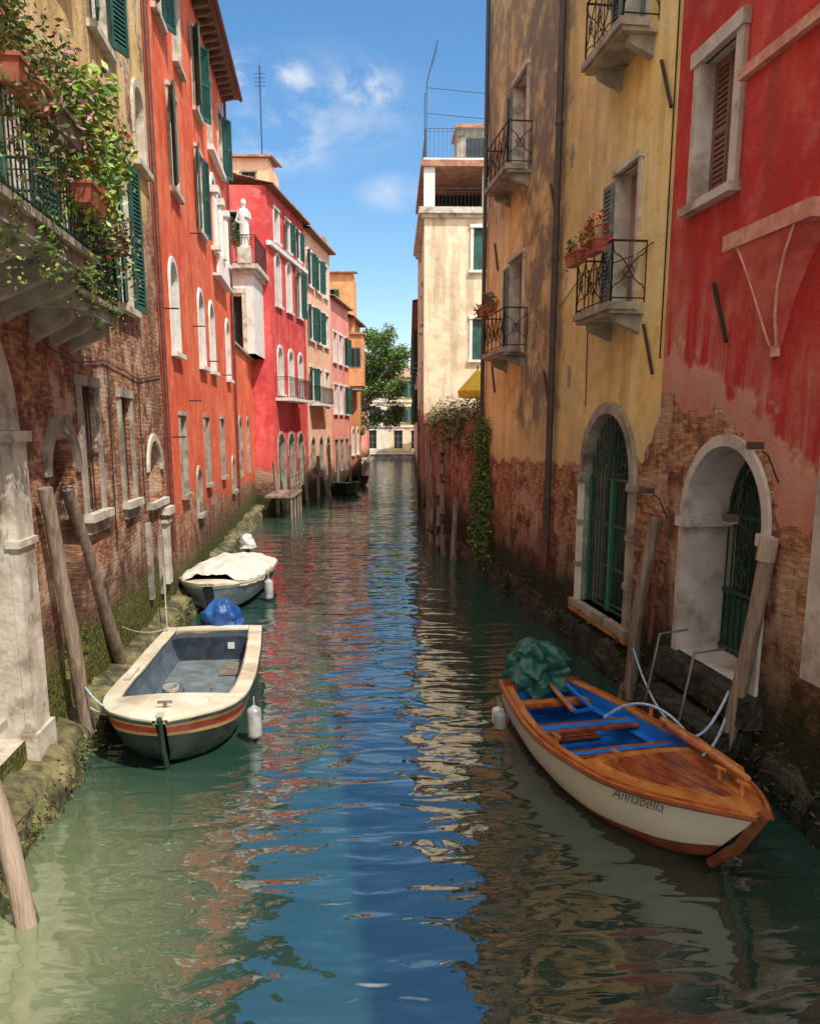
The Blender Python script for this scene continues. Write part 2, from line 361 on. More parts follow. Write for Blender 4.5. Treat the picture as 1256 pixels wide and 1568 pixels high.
M_PINK=wall_mat("pink_stucco",(.80,.28,.22,1),(.84,.39,.31,1),(.45,.19,.14,1),.3,brick=[(0,1.5),(30,1.5)],s0=0,s1=30)
M_ORNG=wall_mat("orange_stucco",(.70,.31,.12,1),(.78,.40,.18,1),(.32,.16,.09,1),.4,brick=[(0,1.5),(30,1.5)],s0=0,s1=30)
M_YEL=wall_mat("ochre_stucco",(.88,.62,.24,1),(.92,.72,.36,1),(.42,.29,.14,1),.46,
    brick=[(12.3,4.4),(13,3.7),(14,3.5),(16.6,3.5),(20,3.45),(24.3,3.4)],s0=12,s1=25,rough_edge=.28,
    dark=[((.19,.155,.115,1),17.3,20.6,4.0,.92),((.24,.19,.135,1),17.3,25.5,9.6,.88),((.45,.33,.17,1),14.2,17.6,3.4,.5)],whiten=.45,b1=(.48,.14,.07,1),b2=(.62,.29,.14,1),algae=1.05,moss=(.03,.04,.012,1))
M_REDR=wall_mat("deep_red_stucco",(.50,.036,.034,1),(.58,.062,.052,1),(.34,.065,.055,1),.55,
    brick=[(-6,3.2),(8.4,3.2),(9.1,3.3),(9.5,4.0),(10.6,4.4),(12.4,4.7)],plaster=[(-6,3.7),(8.4,3.9),(9.2,4.3),(10.0,4.8),(10.8,5.0),(11.8,5.5),(12.4,5.3)],
    plcol=(.66,.30,.22,1),s0=-6,s1=12.5,rough_edge=.42,whiten=.45,soft=.15,b1=(.48,.14,.07,1),b2=(.62,.29,.14,1),algae=1.05,moss=(.03,.04,.012,1))
M_CREAM=wall_mat("cream_stucco",(.80,.63,.41,1),(.85,.72,.52,1),(.40,.29,.19,1),.55,brick=[(0,5.0),(30,5.0)],s0=0,s1=30,rough_edge=.5)
M_GARD=wall_mat("garden_brick_wall",(.5,.3,.2,1),(.5,.3,.2,1),brick=[(0,9),(60,9)],s0=0,s1=60,algae=1.2,whiten=.35,b1=(.46,.11,.07,1),b2=(.56,.20,.12,1),moss=(.03,.04,.012,1))
M_FAR=wall_mat("far_cream_stucco",(.82,.68,.34,1),(.86,.74,.44,1),(.4,.3,.2,1),.2,algae=.3)
M_FARW=wall_mat("far_white_stucco",(.72,.67,.54,1),(.78,.73,.62,1),(.4,.3,.2,1),.3,algae=.3)

# ------------------------------------------------------------------ LEFT SIDE
FL=Fac((-3.48,0),(-.08,1),1)
B=Grp("brick_house")
W=Wall(B,FL,-5,18.4,-1,17,M_BRICKR)
W.hole(12.15,12.95,2.97,4.8,False,.3,GREYSH); W.hole(14.45,15.15,2.95,4.72,False,.3,GREENSH)
t=B.g('stone_trim')
for a0,a1,z0,z1 in ((12.15,12.95,2.97,4.8),(14.45,15.15,2.95,4.72)):
    box(t,FL,a0-.14,a0-.002,z0,z1,-.04,.05,STONEG); box(t,FL,a1+.002,a1+.14,z0,z1,-.04,.05,STONEG)
    box(t,FL,a0-.18,a1+.18,z1,z1+.14,-.04,.07,STONEG); box(t,FL,a0-.2,a1+.2,z0-.12,z0,-.04,.14,STONE)
    box(t,FL,a0-.12,a1+.12,z0-.30,z0-.12,-.04,.07,STONEG)
    m=B.g('window_bars')
    for k in range(1,5): tube(m,[FL.P(a0+(a1-a0)*k/5,z0,-.05),FL.P(a0+(a1-a0)*k/5,z1,-.05)],.012,IRON,5)
W.hole(16.5,17.7,2.75,3.95,True,.35,DARK); ring(t,FL,17.1,3.35,.602,.74,-.03,.05,STONE); box(t,FL,16.25,17.95,2.62,2.75,-.03,.12,STONE)
W.hole(10.6,11.7,.9,4.15,True,.5,simple("old_door",(.10,.03,.02,1),(.16,.06,.035,1),.8,dirt=.5)); ring(t,FL,11.15,3.6,.56,.78,-.03,.05,STONEG)
W.hole(6.9,9.05,.7,5.25,True,.6,DARK,STONE)
ring(t,FL,7.975,4.175,1.08,1.45,-.03,.10,STONE,n=20)
box(t,FL,9.06,9.58,.55,4.05,-.03,.10,STONE); box(t,FL,9.02,9.64,4.05,4.17,-.03,.15,STONE); box(t,FL,9.02,9.64,.35,.75,-.03,.14,STONE)
box(t,FL,9.02,9.62,2.9,2.98,-.03,.13,STONE)
box(t,FL,6.0,6.89,.55,4.2,-.03,.12,STONE)
box(t,FL,17.55,17.9,.9,2.5,-.02,.10,STONE); box(t,FL,17.42,18.05,2.40,2.56,-.02,.2,STONE); box(t,FL,17.48,17.98,2.22,2.3,-.02,.14,STONE)
box(t,FL,15.9,16.1,.9,2.4,-.02,.08,STONEG); box(t,FL,17.0,17.25,.8,2.0,-.02,.07,STONEG)
def awin(a0,a1,z0,z1,sh=GREENSH):
    window(W,a0,a1,z0,z1,True,STONE,.14,True,None,depth=.25,fo=.05)
    sp=z1-(a1-a0)/2
    shutters(B,FL,a0,a1,z0+.05,sp+.2,sh,20,o=.1)
window(W,12.3,13.3,6.1,8.6,True,STONE,.15,False,None)
shutters(B,FL,12.3,13.3,6.2,8.3,GREENSH,22,o=.1)
window(W,15.0,15.9,6.3,8.8,False,STONE,.14,True,GREENSH,14)
window(W,9.6,10.6,6.1,8.5,False,STONE,.14,False,GREENSH,18)
window(W,17.05,17.85,9.2,10.6,True,STONE,.14,True,None,back=M_BRICKR)
awin(14.2,15.1,10.3,12.6); awin(11.7,12.5,10.3,12.4); awin(16.3,17.3,13.3,15.6)
box(t,FL,13,18.3,12.95,13.12,-.02,.14,STONE)
tube(B.g('downpipe'),[FL.P(18.3,1.5,.1),FL.P(18.3,17,.1)],.05,PIPER,8)
for pts_ in (((10.9,5.2),(12.0,5.1),(13.6,5.25),(16,5.1),(18.2,5.3)),((13.6,2.2),(13.7,4.6),(13.75,5.2)),((15.9,2.6),(15.95,5.1))):
    tube(B.g('cables'),[FL.P(a,z,.03) for a,z in pts_],.010,IRON,4)
W.finish(); body(B,FL,-5,18.4,17,8,M_BRICKR)
bal=B.g('balcony_slabs')
box(bal,FL,5.5,9.75,5.85,6.02,.0,.92,STONEG); box(bal,FL,5.5,9.85,6.02,6.09,.0,.98,STONEG)
for a in (6.6,7.7,8.8,9.55): bracket(bal,FL,a,.15,5.85,.8,.5,STONEG)
box(bal,FL,10.15,12.15,5.6,5.76,.0,.6,STONEG); box(bal,FL,10.1,12.2,5.76,5.83,0,.66,STONEG)
for a in (10.4,11.1,11.9): bracket(bal,FL,a,.15,5.6,.52,.4,STONEG)
rl=B.g('balcony_railings')
railing(rl,FL,5.5,9.8,.93,6.09,7.1,GREENIRON,'bars'); railing(rl,FL,10.15,12.15,.61,5.83,6.85,IRON,'bars',step=.1)
bb=B.g('stone_bench'); box(bb,FL,6.0,7.25,1.5,1.58,.1,.52,STONE); box(bb,FL,6.95,7.1,.5,1.5,.1,.4,STONE)
B.finish()
def flowerbox(F,a,z,o,w,mat,plants,seedn=300,rad=(.28,.28,.22),droop=.2,size=.035,name="flower_box"):
    G=Grp(name); m=G.g('box')
    h=.17
    P=F.P
    for (z0,z1,i0,i1) in ((z,z+h,.03,0),(z+h,z+h+.03,-.015,-.015)):
        A=[P(a+i0,z0,o+i0),P(a+w-i0,z0,o+i0),P(a+w-i0,z0,o+.2-i0),P(a+i0,z0,o+.2-i0)]
        C=[P(a+i1,z1,o+i1),P(a+w-i1,z1,o+i1),P(a+w-i1,z1,o+.2-i1),P(a+i1,z1,o+.2-i1)]
        for k in range(4): m.face([A[k],A[(k+1)%4],C[(k+1)%4],C[k]],mat)
        m.face(A,mat); m.face(C,mat)
    l=G.g('plants')
    c=P(a+w/2,z+h+rad[2]*.7,o+.1)
    cl=[(random.uniform(-.5,.5)*w*1.1,random.uniform(-.6,.7)*rad[2],random.uniform(-.5,.5)*rad[0]) for _ in range(9)]
    for k in range(seedn):
        t_,zz,oo_=random.choice(cl)
        cc=c+F.d*t_+Vector((0,0,zz))+F.n*oo_
        leaves(l,cc,(rad[0]*.45,rad[1]*.45,rad[2]*.5),1,size,plants[0],plants[1],droop=droop)
    G.finish(); return G
flowerbox(FL,5.8,7.0,.98,.9,POT,([LEAF1,LEAF2,LEAF3,LEAFD],[2,3,1,2]),700,(.36,.36,.40),.4)
flowerbox(FL,7.0,6.85,.98,.8,POT,([LEAF1,LEAF2,LEAFD,LEAF3],[2,2,3,1]),1000,(.42,.42,.46),.9)
flowerbox(FL,7.1,7.3,.80,.7,POTB,([LEAF1,LEAF2,LEAF3,LEAFD],[2,3,2,2]),900,(.42,.42,.42),.5)
flowerbox(FL,8.0,6.85,.98,.75,POTB,([LEAF1,LEAF2,LEAFD,FLP],[2,2,2,.9]),900,(.38,.38,.40),.9)
flowerbox(FL,8.9,6.45,.98,.75,POT,([LEAF2,LEAF3,FLR],[1.5,3,.15]),700,(.40,.40,.3),.5,.045)
flowerbox(FL,8.85,7.0,.90,.7,POTB,([LEAF2,LEAF3],[1,4]),1100,(.55,.55,.42),.2,.05)
flowerbox(FL,9.5,6.95,.95,.5,POTB,([LEAF2,LEAF3,FLR],[2,4,.12]),800,(.5,.5,.36),.3,.045)
flowerbox(FL,10.3,6.6,.66,.7,POTB,([LEAF1,LEAF2,FLR],[2,2,.5]),520,(.26,.26,.26),.6)
flowerbox(FL,11.2,6.5,.66,.8,POTB,([LEAF1,LEAF3,LEAFD],[2,1,2]),650,(.28,.28,.26),.8)
vm=MB()
for k in range(32): 
    a=random.uniform(6,12); leaves(vm,FL.P(a,6.0+random.uniform(-.15,.35),.93 if a<9.9 else .6),(.16,.16,.22),50,.032,[LEAF2,LEAF3,LEAF1],[2,2,1],droop=.45)
vm.build("trailing_balcony_plants")

# red house
B=Grp("red_stucco_house")
W=Wall(B,FL,18.4,33,-1,16,M_RED)
for a in (20.3,24.5,28.2): window(W,a,a+.7,2.6,4.5,False,STONEG,.1,True,None,back=GREYSH,depth=.2)
for a in (22.6,31.2): window(W,a,a+.7,1.9,3.1,True,STONEG,.1,True,None,back=DARK)
for a in (19.95,24.3,26.6,30.9): window(W,a,a+.95,5.95,8.0,True,WHITE,.12,True,None,mcol=WOODG)
for a in (20.9,25.1): window(W,a,a+.95,9.75,11.9,False,STONE,.10,True,GREENSH,12,which='near' if a<22 else 'both')
for a in (28.3,29.9): window(W,a,a+1.1,9.9,12.1,True,WHITE,.2,True,None)
t=B.g('stone_trim')
for a in (28.1,29.65,31.2): 
    tube(t,[FL.P(a,9.9,.12),FL.P(a,11.5,.12)],.1,WHITE,10); box(t,FL,a-.16,a+.16,11.5,11.7,.0,.28,WHITE); box(t,FL,a-.16,a+.16,9.78,9.9,0,.28,WHITE)
box(t,FL,28,31.4,12.75,12.9,-.02,.2,WHITE)
for k in range(9): box(t,FL,28.3+k*.36,28.45+k*.36,9.1,9.75,.1,.2,WHITE)
box(t,FL,28.0,31.5,9.02,9.1,-.02,.26,WHITE)
for a,w_ in ((19.6,'both'),(22.2,None),(25.3,'both'),(28.2,None),(31.0,'far')):
    window(W,a,a+.95,13.0,15.0,False,STONE,.10,True,GREENSH if w_ else None,25,which=w_ or 'both')
for k in range(28):
    a=18.7+k*.52; bracket(B.g('eave_brackets'),FL,a,.12,15.97,.45,.22,EAVEW)
tiles(B.g('roof'),FL,18.4,33.1,16.0,.6,7,2.2,TILE,EAVEW)
tube(B.g('gutter'),[FL.P(18.4,15.98,.66),FL.P(33.1,15.98,.66)],.07,PIPER,8)
for a,z in ((19.2,6.8),(23.3,6.9),(26.1,6.2),(29.5,6.0),(23.5,9.3),(19.3,4.0),(22,4.9)): tube(B.g('wall_ties'),[FL.P(a,z,.0),FL.P(a,z,.32)],.018,IRON,5)
tube(B.g('downpipe'),[FL.P(32.9,1.2,.08),FL.P(32.9,16,.08)],.05,PIPER,8)
W.finish(); body(B,FL,18.4,33,16,8,M_RED,near=False)
B.finish()
B=Grp("red_annex_house")
W=Wall(B,FL,33,41.6,-1,7.4,M_RED)
window(W,34.2,35.1,2.2,4.6,True,STONEG,.12,False,None,back=DARK); window(W,37.6,38.5,2.2,4.6,True,STONEG,.12,False,None,back=DARK)
W.finish(); body(B,FL,33,41.6,7.4,6,M_RED,near=False)
t=B.g('stone_trim'); box(t,FL,33,41.7,7.4,7.5,-.1,.12,STONEG)
FF=Fac((-8.6,38.6),(1,0),1)
W2=Wall(B,FF,0,2.45,7.5,11.1,WHITE)
W2.hole(1.25,1.95,7.6,10.0,False,.3,DARK)
box(t,FF,1.05,1.248,7.52,10.1,-.02,.08,STONE); box(t,FF,1.952,2.15,7.52,10.1,-.02,.08,STONE); box(t,FF,1.05,2.15,10.1,10.3,-.02,.1,STONE)
W2.finish(); body(B,FF,0,2.45,11.1,3,WHITE,z0=7.5)
box(t,FF,-.3,2.75,11.1,11.3,-3.2,.35,STONE); box(t,FF,-.2,2.6,10.95,11.098,-3.1,.2,STONE)
railing(B.g('railing'),FF,-.2,2.65,.25,11.3,12.5,IRON,'bars',o0=-3.0,step=.14)
B.finish()
G=Grp("garden_statue"); mb=G.g('figure')
sc=Vector((-6.42,38.5,11.95))
box(mb,Fac((-6.70,38.78),(1,0),1),0,.56,11.302,11.96,0,.56,STONE)
prof=[(0,.24),(.12,.25),(.14,.18),(.6,.2),(1.0,.19),(1.2,.22),(1.45,.24),(1.62,.19),(1.68,.08),(1.76,.07),(1.8,.11),(1.9,.125),(2.0,.10),(2.06,.02)]
for (z0,r0),(z1,r1) in zip(prof,prof[1:]):
    for k in range(14):
        a,b_=2*pi*k/14,2*pi*(k+1)/14
        def q(r,z,t): 
            f_=1+(.10*math.sin(5*t+z*2) if .14<z<1.2 else 0); return sc+Vector((math.cos(t)*r*f_,math.sin(t)*r*.75*f_,z))
        mb.face([q(r0,z0,a),q(r0,z0,b_),q(r1,z1,b_),q(r1,z1,a)],WHITE)
tube(mb,[sc+Vector((-.22,0,1.5)),sc+Vector((-.34,-.05,1.15)),sc+Vector((-.12,-.2,1.0))],.065,WHITE,8,.04)
tube(mb,[sc+Vector((.22,0,1.5)),sc+Vector((.32,-.05,1.2)),sc+Vector((.1,-.2,1.3))],.065,WHITE,8,.04)
G.finish(('figure',))
pm=MB(); leaves(pm,(-6.9,40.4,12.9),(.9,.8,.9),900,.08,[LEAF1,LEAF2,LEAFD],[3,2,2],clumps=8); tube(pm,[(-6.9,40.4,11.3),(-6.9,40.4,12.8)],.05,POLE); pm.build("terrace_shrub")

F3=Fac((-5.85,41.6),(.127,1),1)
def sidewall(B,F,depth,z1,mat,s=0,wins=(),z0=-1):
    G_=Fac((F.P(s,0).x,F.P(s,0).y),(-1,0),1); G_.n=Vector((0,-1,0))
    W_=Wall(B,G_,0,depth,z0,z1,mat)
    for w in wins: window(W_,*w[:4],**w[4])
    W_.finish(); return G_
B=Grp("crimson_house")
W=Wall(B,F3,0,7.6,-1,15.4,M_CRIM)
for a in (1.2,3.4,5.6):
    window(W,a,a+.9,5.9,8.2,True,WHITE,.14,True,None); window(W,a,a+.9,10.2,12.6,a<4,WHITE,.14,True,None if a<4 else GREENSH,20)
    window(W,a,a+.9,13.2,14.7,False,WHITE,.1,True,None if a<3 else GREENSH,15)
for a in (.8,2.9,5.0): window(W,a,a+1.2,1.0,3.9,True,STONEG,.15,False,None,back=DARK)
W.finish(); body(B,F3,0,7.6,15.4,8,M_CRIM,near=False)
sidewall(B,F3,3.2,15.4,M_CRIM,0,[(1.3,1.9,13.1,14.2,dict(frame=STONEG,fw=.07,back=DARK))])
t=B.g('stone_trim')
box(t,F3,-.1,7.7,12.75,12.95,-.05,.18,WHITE)
box(t,F3,.6,5.2,5.55,5.7,0,.8,WHITE); railing(B.g('railing'),F3,.6,5.2,.75,5.7,6.7,IRON,'bars',step=.14)
tiles(B.g('roof'),F3,-.2,7.7,15.4,.4,5,1.4,TILE,EAVEW,.3)
B.finish()
B=Grp("rooftop_penthouse"); FP=Fac((-10.5,46),(1,0),1); W=Wall(B,FP,0,4.2,15,17.9,M_PEACH); window(W,.5,1.2,16.2,17.2,False,STONEG,.08); window(W,2.8,3.5,16.2,17.2,False,STONEG,.08); W.finish(); body(B,FP,0,4.2,17.9,4,M_PEACH,z0=15,near=False,far=False)
box(B.g('side_walls'),FP,.003,4.197,15,17.88,-4,-.31,M_PEACH); tiles(B.g('roof'),FP,-.2,4.4,17.9,.3,4.2,.7,TILE,EAVEW,.3)
tube(B.g('antenna'),[FP.P(3.6,18,-2),FP.P(3.6,23,-2)],.03,IRON,4)
for k in range(4): tube(B.g('antenna'),[FP.P(3.3,22.0+.2*k,-2),FP.P(3.9,22.0+.2*k,-2)],.015,IRON,4)
B.finish()
O=F3.P(7.6,0); F4=Fac((O.x,O.y),(.127,1),1)
B=Grp("peach_house"); W=Wall(B,F4,0,7.2,-1,15.2,M_PEACH)
for a in (.7,3.0,5.2):
    for z in (5.8,9.3,12.3): window(W,a,a+1.0,z,z+1.9,False,WHITE,.14,True,GREENSH if (a+z)%3<1.7 else None,22)
    window(W,a,a+.9,1.2,3.6,True,STONEG,.14,False,None,back=DARK)
W.finish(); body(B,F4,0,7.2,15.2,8,M_PEACH); tiles(B.g('roof'),F4,-.1,7.3,15.2,.45,5,1.6,TILE,EAVEW,.3)
t=B.g('stone_trim'); box(t,F4,.4,4.5,5.5,5.65,0,.7,WHITE); railing(B.g('railing'),F4,.4,4.5,.65,5.65,6.6,IRON,'bars',step=.14)
B.finish()
O=F4.P(7.2,0); F5=Fac((O.x,O.y),(.127,1),1)
B=Grp("pink_house"); W=Wall(B,F5,0,6.5,-1,12.6,M_PINK)
for a in (.8,2.8,4.8):
    for z in (5.2,8.6): window(W,a,a+1.0,z,z+1.9,False,WHITE,.14,True,GREENSH if a>4 else None,25)
    window(W,a,a+.9,1.2,3.4,False,STONEG,.12,False,None,back=DARK)
W.finish(); body(B,F5,0,6.5,12.6,8,M_PINK); tiles(B.g('roof'),F5,-.1,6.6,12.6,.4,5,1.5,TILE,EAVEW,.3); B.finish()
O=F5.P(6.5,0); F6=Fac((O.x,O.y),(.1,1),1)
B=Grp("orange_house"); W=Wall(B,F6,0,6.5,-1,12.2,M_ORNG)
for a in (1.2,3.8): window(W,a,a+1.0,8.6,10.6,False,WHITE,.12,True,GREENSH,30); window(W,a,a+1.0,2.2,4.2,True,WHITE,.12,True)
W.finish(); body(B,F6,0,6.5,12.2,8,M_ORNG,near=False); sidewall(B,F6,6,12.2,M_PINK)
FT=Fac((O.x-2.2,O.y+1),(1,0),1)
W=Wall(B,FT,0,2.6,11,15.4,M_ORNG); window(W,.5,1.2,12.6,14.2,False,STONEG,.1,True,GREENSH,10); W.finish(); body(B,FT,0,2.6,15.4,5,M_ORNG,z0=11)
tiles(B.g('roof'),FT,-.2,2.8,15.4,.3,5.2,.8,TILE,EAVEW,.3)
tiles(B.g('roof'),F6,-.1,6.6,12.2,.5,5,1.4,TILE,EAVEW,.3)
FB=Fac((F6.P(0,0).x,F6.P(0,0).y+.6),(1,0),1)
box(B.g('bay'),FB,-.2,1.1,7.3,11,-3,0,M_ORNG); box(B.g('bay'),FB,0.1,.9,8.6,10.1,.003,.02,WOODG); box(B.g('bay'),FB,.16,.48,8.7,10,.022,.03,GLASS); box(B.g('bay'),FB,.52,.84,8.7,10,.022,.03,GLASS)
box(B.g('bay'),FB,-.3,1.2,11.003,11.15,-3.1,.15,TILE); box(B.g('bay'),FB,-.1,1.0,7.0,7.297,-2.9,-.1,STONEG)
c=B.g('chimney'); box(c,FT,-.2,.45,15.4,17.3,-1.6,-1.0,M_ORNG)
box(c,FT,-.32,.57,17.3,17.9,-1.75,-.85,POT); box(c,FT,-.2,.45,17.9,18.1,-1.6,-1.0,POT)
B.finish()
# ------------------------------------------------------------------ RIGHT SIDE
FR=Fac((5.32,0),(-.11,1),-1)
B=Grp("deep_red_house")
W=Wall(B,FR,-6,12.4,-1,12.6,M_REDR)
W.hole(9.4,11.35,1.1,3.98,True,.75,DKGREEN,PEELW)
window(W,10.75,11.65,7.1,8.8,False,PEELW,.18,True,None,back=BROWNSH,depth=.2,fo=.06)
window(W,10.75,11.65,10.6,12.2,False,PEELW,.14,True,None,back=BROWNSH,depth=.2,fo=.06)
window(W,5.5,6.5,7.1,9.0,False,PEELW,.2,True,None,back=BROWNSH)
W.finish(); body(B,FR,-6,12.4,12.6,8,M_REDR)
t=B.g('stone_trim')
ring(t,FR,10.375,3.005,.977,1.12,-.05,.045,PEELW,n=22); box(t,FR,11.352,11.49,1.0,2.86,-.05,.045,PEELW); box(t,FR,9.26,9.398,1.0,2.86,-.05,.045,PEELW)
box(t,FR,11.25,11.54,2.86,3.0,-.6,.08,PEELW); box(t,FR,9.2,9.45,2.86,3.0,-.2,.08,PEELW)
for k in (3.2,7.9): panel(B.g('shutters'),FR,10.77,11.19,7.12,8.78,-.19,BROWNSH); break
panel(B.g('shutters'),FR,11.21,11.63,7.12,8.78,-.19,BROWNSH)
PINKST=simple("pink_stone_ledge",(.60,.24,.18,1),(.72,.42,.33,1),.8,scale=5,dirt=.5,dirtcol=(.34,.08,.06,1),bd=.02)
CORB=simple("corbel_stucco",(.46,.055,.045,1),(.62,.15,.11,1),.85,scale=3,dirt=.5,dirtcol=(.28,.05,.04,1),bd=.02)
cb=B.g('chimney_breast')
box(cb,FR,8.68,10.2,6.42,12.6,-.02,.16,M_REDR)
box(t,FR,8.58,10.32,6.24,6.42,-.02,.28,PINKST); box(t,FR,8.60,10.30,8.08,8.2,.162,.24,PINKST); box(t,FR,10.202,10.30,8.08,8.2,-.02,.16,PINKST)
rowz=[6.24,6.0,5.7,5.4,5.1]; hw=[.78,.55,.34,.19,.09]; oo=[.26,.24,.20,.14,.05]; ct=9.45
for i in range(4):
    a=[(ct-hw[i],rowz[i],0),(ct-hw[i]*.7,rowz[i],oo[i]),(ct+hw[i]*.7,rowz[i],oo[i]),(ct+hw[i],rowz[i],0)]
    d=[(ct-hw[i+1],rowz[i+1],0),(ct-hw[i+1]*.7,rowz[i+1],oo[i+1]),(ct+hw[i+1]*.7,rowz[i+1],oo[i+1]),(ct+hw[i+1],rowz[i+1],0)]
    for k in range(3): cb.face([FR.P(*x) for x in (a[k],a[k+1],d[k+1],d[k])],CORB)
cb.face([FR.P(ct-.09,5.1,0),FR.P(ct-.063,5.1,.05),FR.P(ct+.063,5.1,.05),FR.P(ct+.09,5.1,0)],CORB)
box(cb,FR,ct-.06,ct+.06,4.98,5.1,-.01,.05,PINKST)
for sg in (1,-1): tube(cb,[FR.P(ct+sg*hw[i]*.72,rowz[i],oo[i]) for i in range(5)],.014,PINKST,6,.02)
box(t,FR,7.9,8.35,1.6,4.9,-.02,.1,PEELW)
st=B.g('water_steps'); box(st,FR,9.1,11.6,.72,1.08,-.4,.25,ALGAED); box(st,FR,9.3,11.3,.3,.62,0,.62,ALGAED)
GALV=simple("galvanised",(.22,.2,.17,1),(.3,.28,.24,1),.4,metal=.8)
hr=B.g('handrails')
for a in (9.9,10.9): tube(hr,[FR.P(a,.2,.7),FR.P(a,1.45,.5),FR.P(a,1.5,.1)],.02,GALV,8); tube(hr,[FR.P(a,.5,.68),FR.P(a-.5,.35,.7)],.02,IRON,6)
tube(hr,[FR.P(11.75,1.3,.02),FR.P(11.75,2.25,.08),FR.P(11.7,2.35,.2),FR.P(11.7,1.1,.28)],.025,PIPER,7)
gt=B.g('iron_gate'); z_=-.6
for k in range(13):
    a=9.46+k*(1.83/12); zt=3.0+math.sqrt(max(0,.95**2-(a-10.375)**2))
    tube(gt,[FR.P(a,1.1,z_),FR.P(a,zt,z_)],.014,GREENIRON,5,cap=False)
for z in (1.15,1.95,3.0): box(gt,FR,9.42,11.33,z,z+.05,z_-.02,z_+.02,GREENIRON)
box(gt,FR,9.42,11.33,1.12,1.9,z_-.03,z_-.01,GREENIRON); box(gt,FR,10.335,10.415,1.1,3.0,z_-.03,z_+.03,GREENIRON)
for cx in (9.9,10.85):
    for cz,r in ((2.2,.17),(2.55,.17),(2.85,.1),(3.3,.2)):
        tube(gt,[FR.P(cx+r*(1-k/26)*math.cos(k*.55),cz+r*(1-k/26)*math.sin(k*.55),z_+.03) for k in range(18)],.012,GREENIRON,4,cap=False)
ring(gt,FR,10.375,3.05,.86,.92,z_-.02,z_+.02,GREENIRON)
B.finish()

B=Grp("ochre_house")
HY=15.8
W=Wall(B,FR,12.4,24.3,-1,HY,M_YEL)
W.hole(13.3,15.55,.95,4.45,True,.45,DKGREEN,STONEG)
MAUVE=simple("mauve_shutter",(.28,.16,.15,1),(.40,.25,.24,1),.7,scale=3,stretch=(1,1,.3),dirt=.3)
for z,a0,a1,bk in ((6.1,13.6,14.5,MAUVE),(10.0,13.6,14.5,GREYSH),(6.05,20.3,21.5,MAUVE),(10.0,20.3,21.5,MAUVE)):
    window(W,a0,a1,z,z+2.15,False,STONE,.10,True,None,back=bk,depth=.22,fo=.05)
    panel(B.g('shutters'),FR,a1+.02,a1+.42,z+.02,z+2.05,.06,GREYSH)
W.finish(); body(B,FR,12.4,24.3,HY,8,M_YEL)
t=B.g('stone_trim')
ring(t,FR,14.425,3.325,1.127,1.31,-.05,.07,STONEG,n=22); box(t,FR,15.552,15.74,.9,3.2,-.05,.07,WHITE); box(t,FR,13.11,13.298,.9,3.2,-.05,.07,STONEG)
for a in (13.07,15.52): box(t,FR,a,a+.26,3.2,3.325,-.05,.10,STONEG)
for a in (13.09,15.53): 
    for z in (1.6,2.4): box(t,FR,a,a+.23,z,z+.1,-.05,.09,STONEG)
RUST=simple("rust_sill",(.40,.16,.05,1),(.48,.25,.09,1),.8)
box(t,FR,13.0,15.85,.82,.95,-.4,.14,STONEG); box(t,FR,13.0,15.85,.72,.818,-.3,.13,RUST)
gt=B.g('iron_gate'); z_=-.12
for k in range(13):
    a=13.4+k*(2.05/12); zt=3.32+math.sqrt(max(0,1.1**2-(a-14.425)**2))
    tube(gt,[FR.P(a,.97,z_),FR.P(a,zt,z_)],.013,GREENIRON,5,cap=False)
for z in (1.0,1.75,2.5,3.3): box(gt,FR,13.32,15.53,z,z+.045,z_-.015,z_+.015,GREENIRON)
GRP_=simple("green_gate_paint",(.015,.16,.09,1),(.03,.22,.12,1),.5)
box(gt,FR,14.38,14.47,.97,3.3,z_-.03,z_+.03,GRP_)
for a in (13.31,15.46): box(gt,FR,a,a+.08,.97,3.3,z_-.03,z_+.03,GRP_)
for k in range(8): tube(gt,[FR.P(14.425+1.05*math.cos(pi*(k+.5)/8),3.33+1.05*math.sin(pi*(k+.5)/8),z_),FR.P(14.425,3.36,z_)],.012,GREENIRON,4,cap=False)
for cx in (13.9,14.95): tube(gt,[FR.P(cx+.3*(1-k/22)*math.cos(k*.5),3.7+.22*(1-k/22)*math.sin(k*.5),z_+.02) for k in range(18)],.012,GREENIRON,4,cap=False)
rl=B.g('balcony_railings')
for z,a0,a1 in ((6.1,13.2,14.8),(10.0,13.2,14.8),(6.05,19.9,22.0),(10.0,19.9,22.0)):
    box(t,FR,a0-.04,a1+.04,z-.113,z-.005,.145,.60,STONEG); box(t,FR,a0,a1,z-.17,z-.115,0,.54,STONEG)
    for a in (a0+.2,a1-.2): bracket(t,FR,a,.16,z-.172,.40,.28,STONEG)
    railing(rl,FR,a0,a1,.54,z-.005,z+.88,IRON,'curl')
p_=B.g('downpipe')
tube(p_,[FR.P(17.5,1.9,.12),FR.P(17.5,HY,.12)],.07,PIPE,10); tube(p_,[FR.P(17.55,1.2,.12),FR.P(17.55,2.8,.12)],.08,PIPER,10)
for z in (2.7,5,7.5,10,12.5): tube(p_,[FR.P(17.5,z,.12),FR.P(17.5,z+.06,.12)],.085,PIPE,10)
tube(p_,[FR.P(24.15,3.0,.1),FR.P(24.15,HY,.1)],.06,PIPE,8)
tube(p_,[FR.P(12.46,5.2,.03),FR.P(12.46,HY,.03)],.012,IRON,5)
for a,z in ((13.1,5.75),(18.3,5.4),(12.95,9.35),(18.2,9.1),(10.95,6.0),(23.3,5.9),(23.2,9.0),(12.9,13.2)):
    tube(B.g('wall_anchors'),[FR.P(a,z,.04),FR.P(a-.42,z-.75,.04)],.026,IRON,7)
for a,z in ((15.2,7.2),(16.6,5.0),(18.9,5.1),(16.9,9.1)): box(t,FR,a,a+.18,z,z+.4,-.01,.015,STONEG)
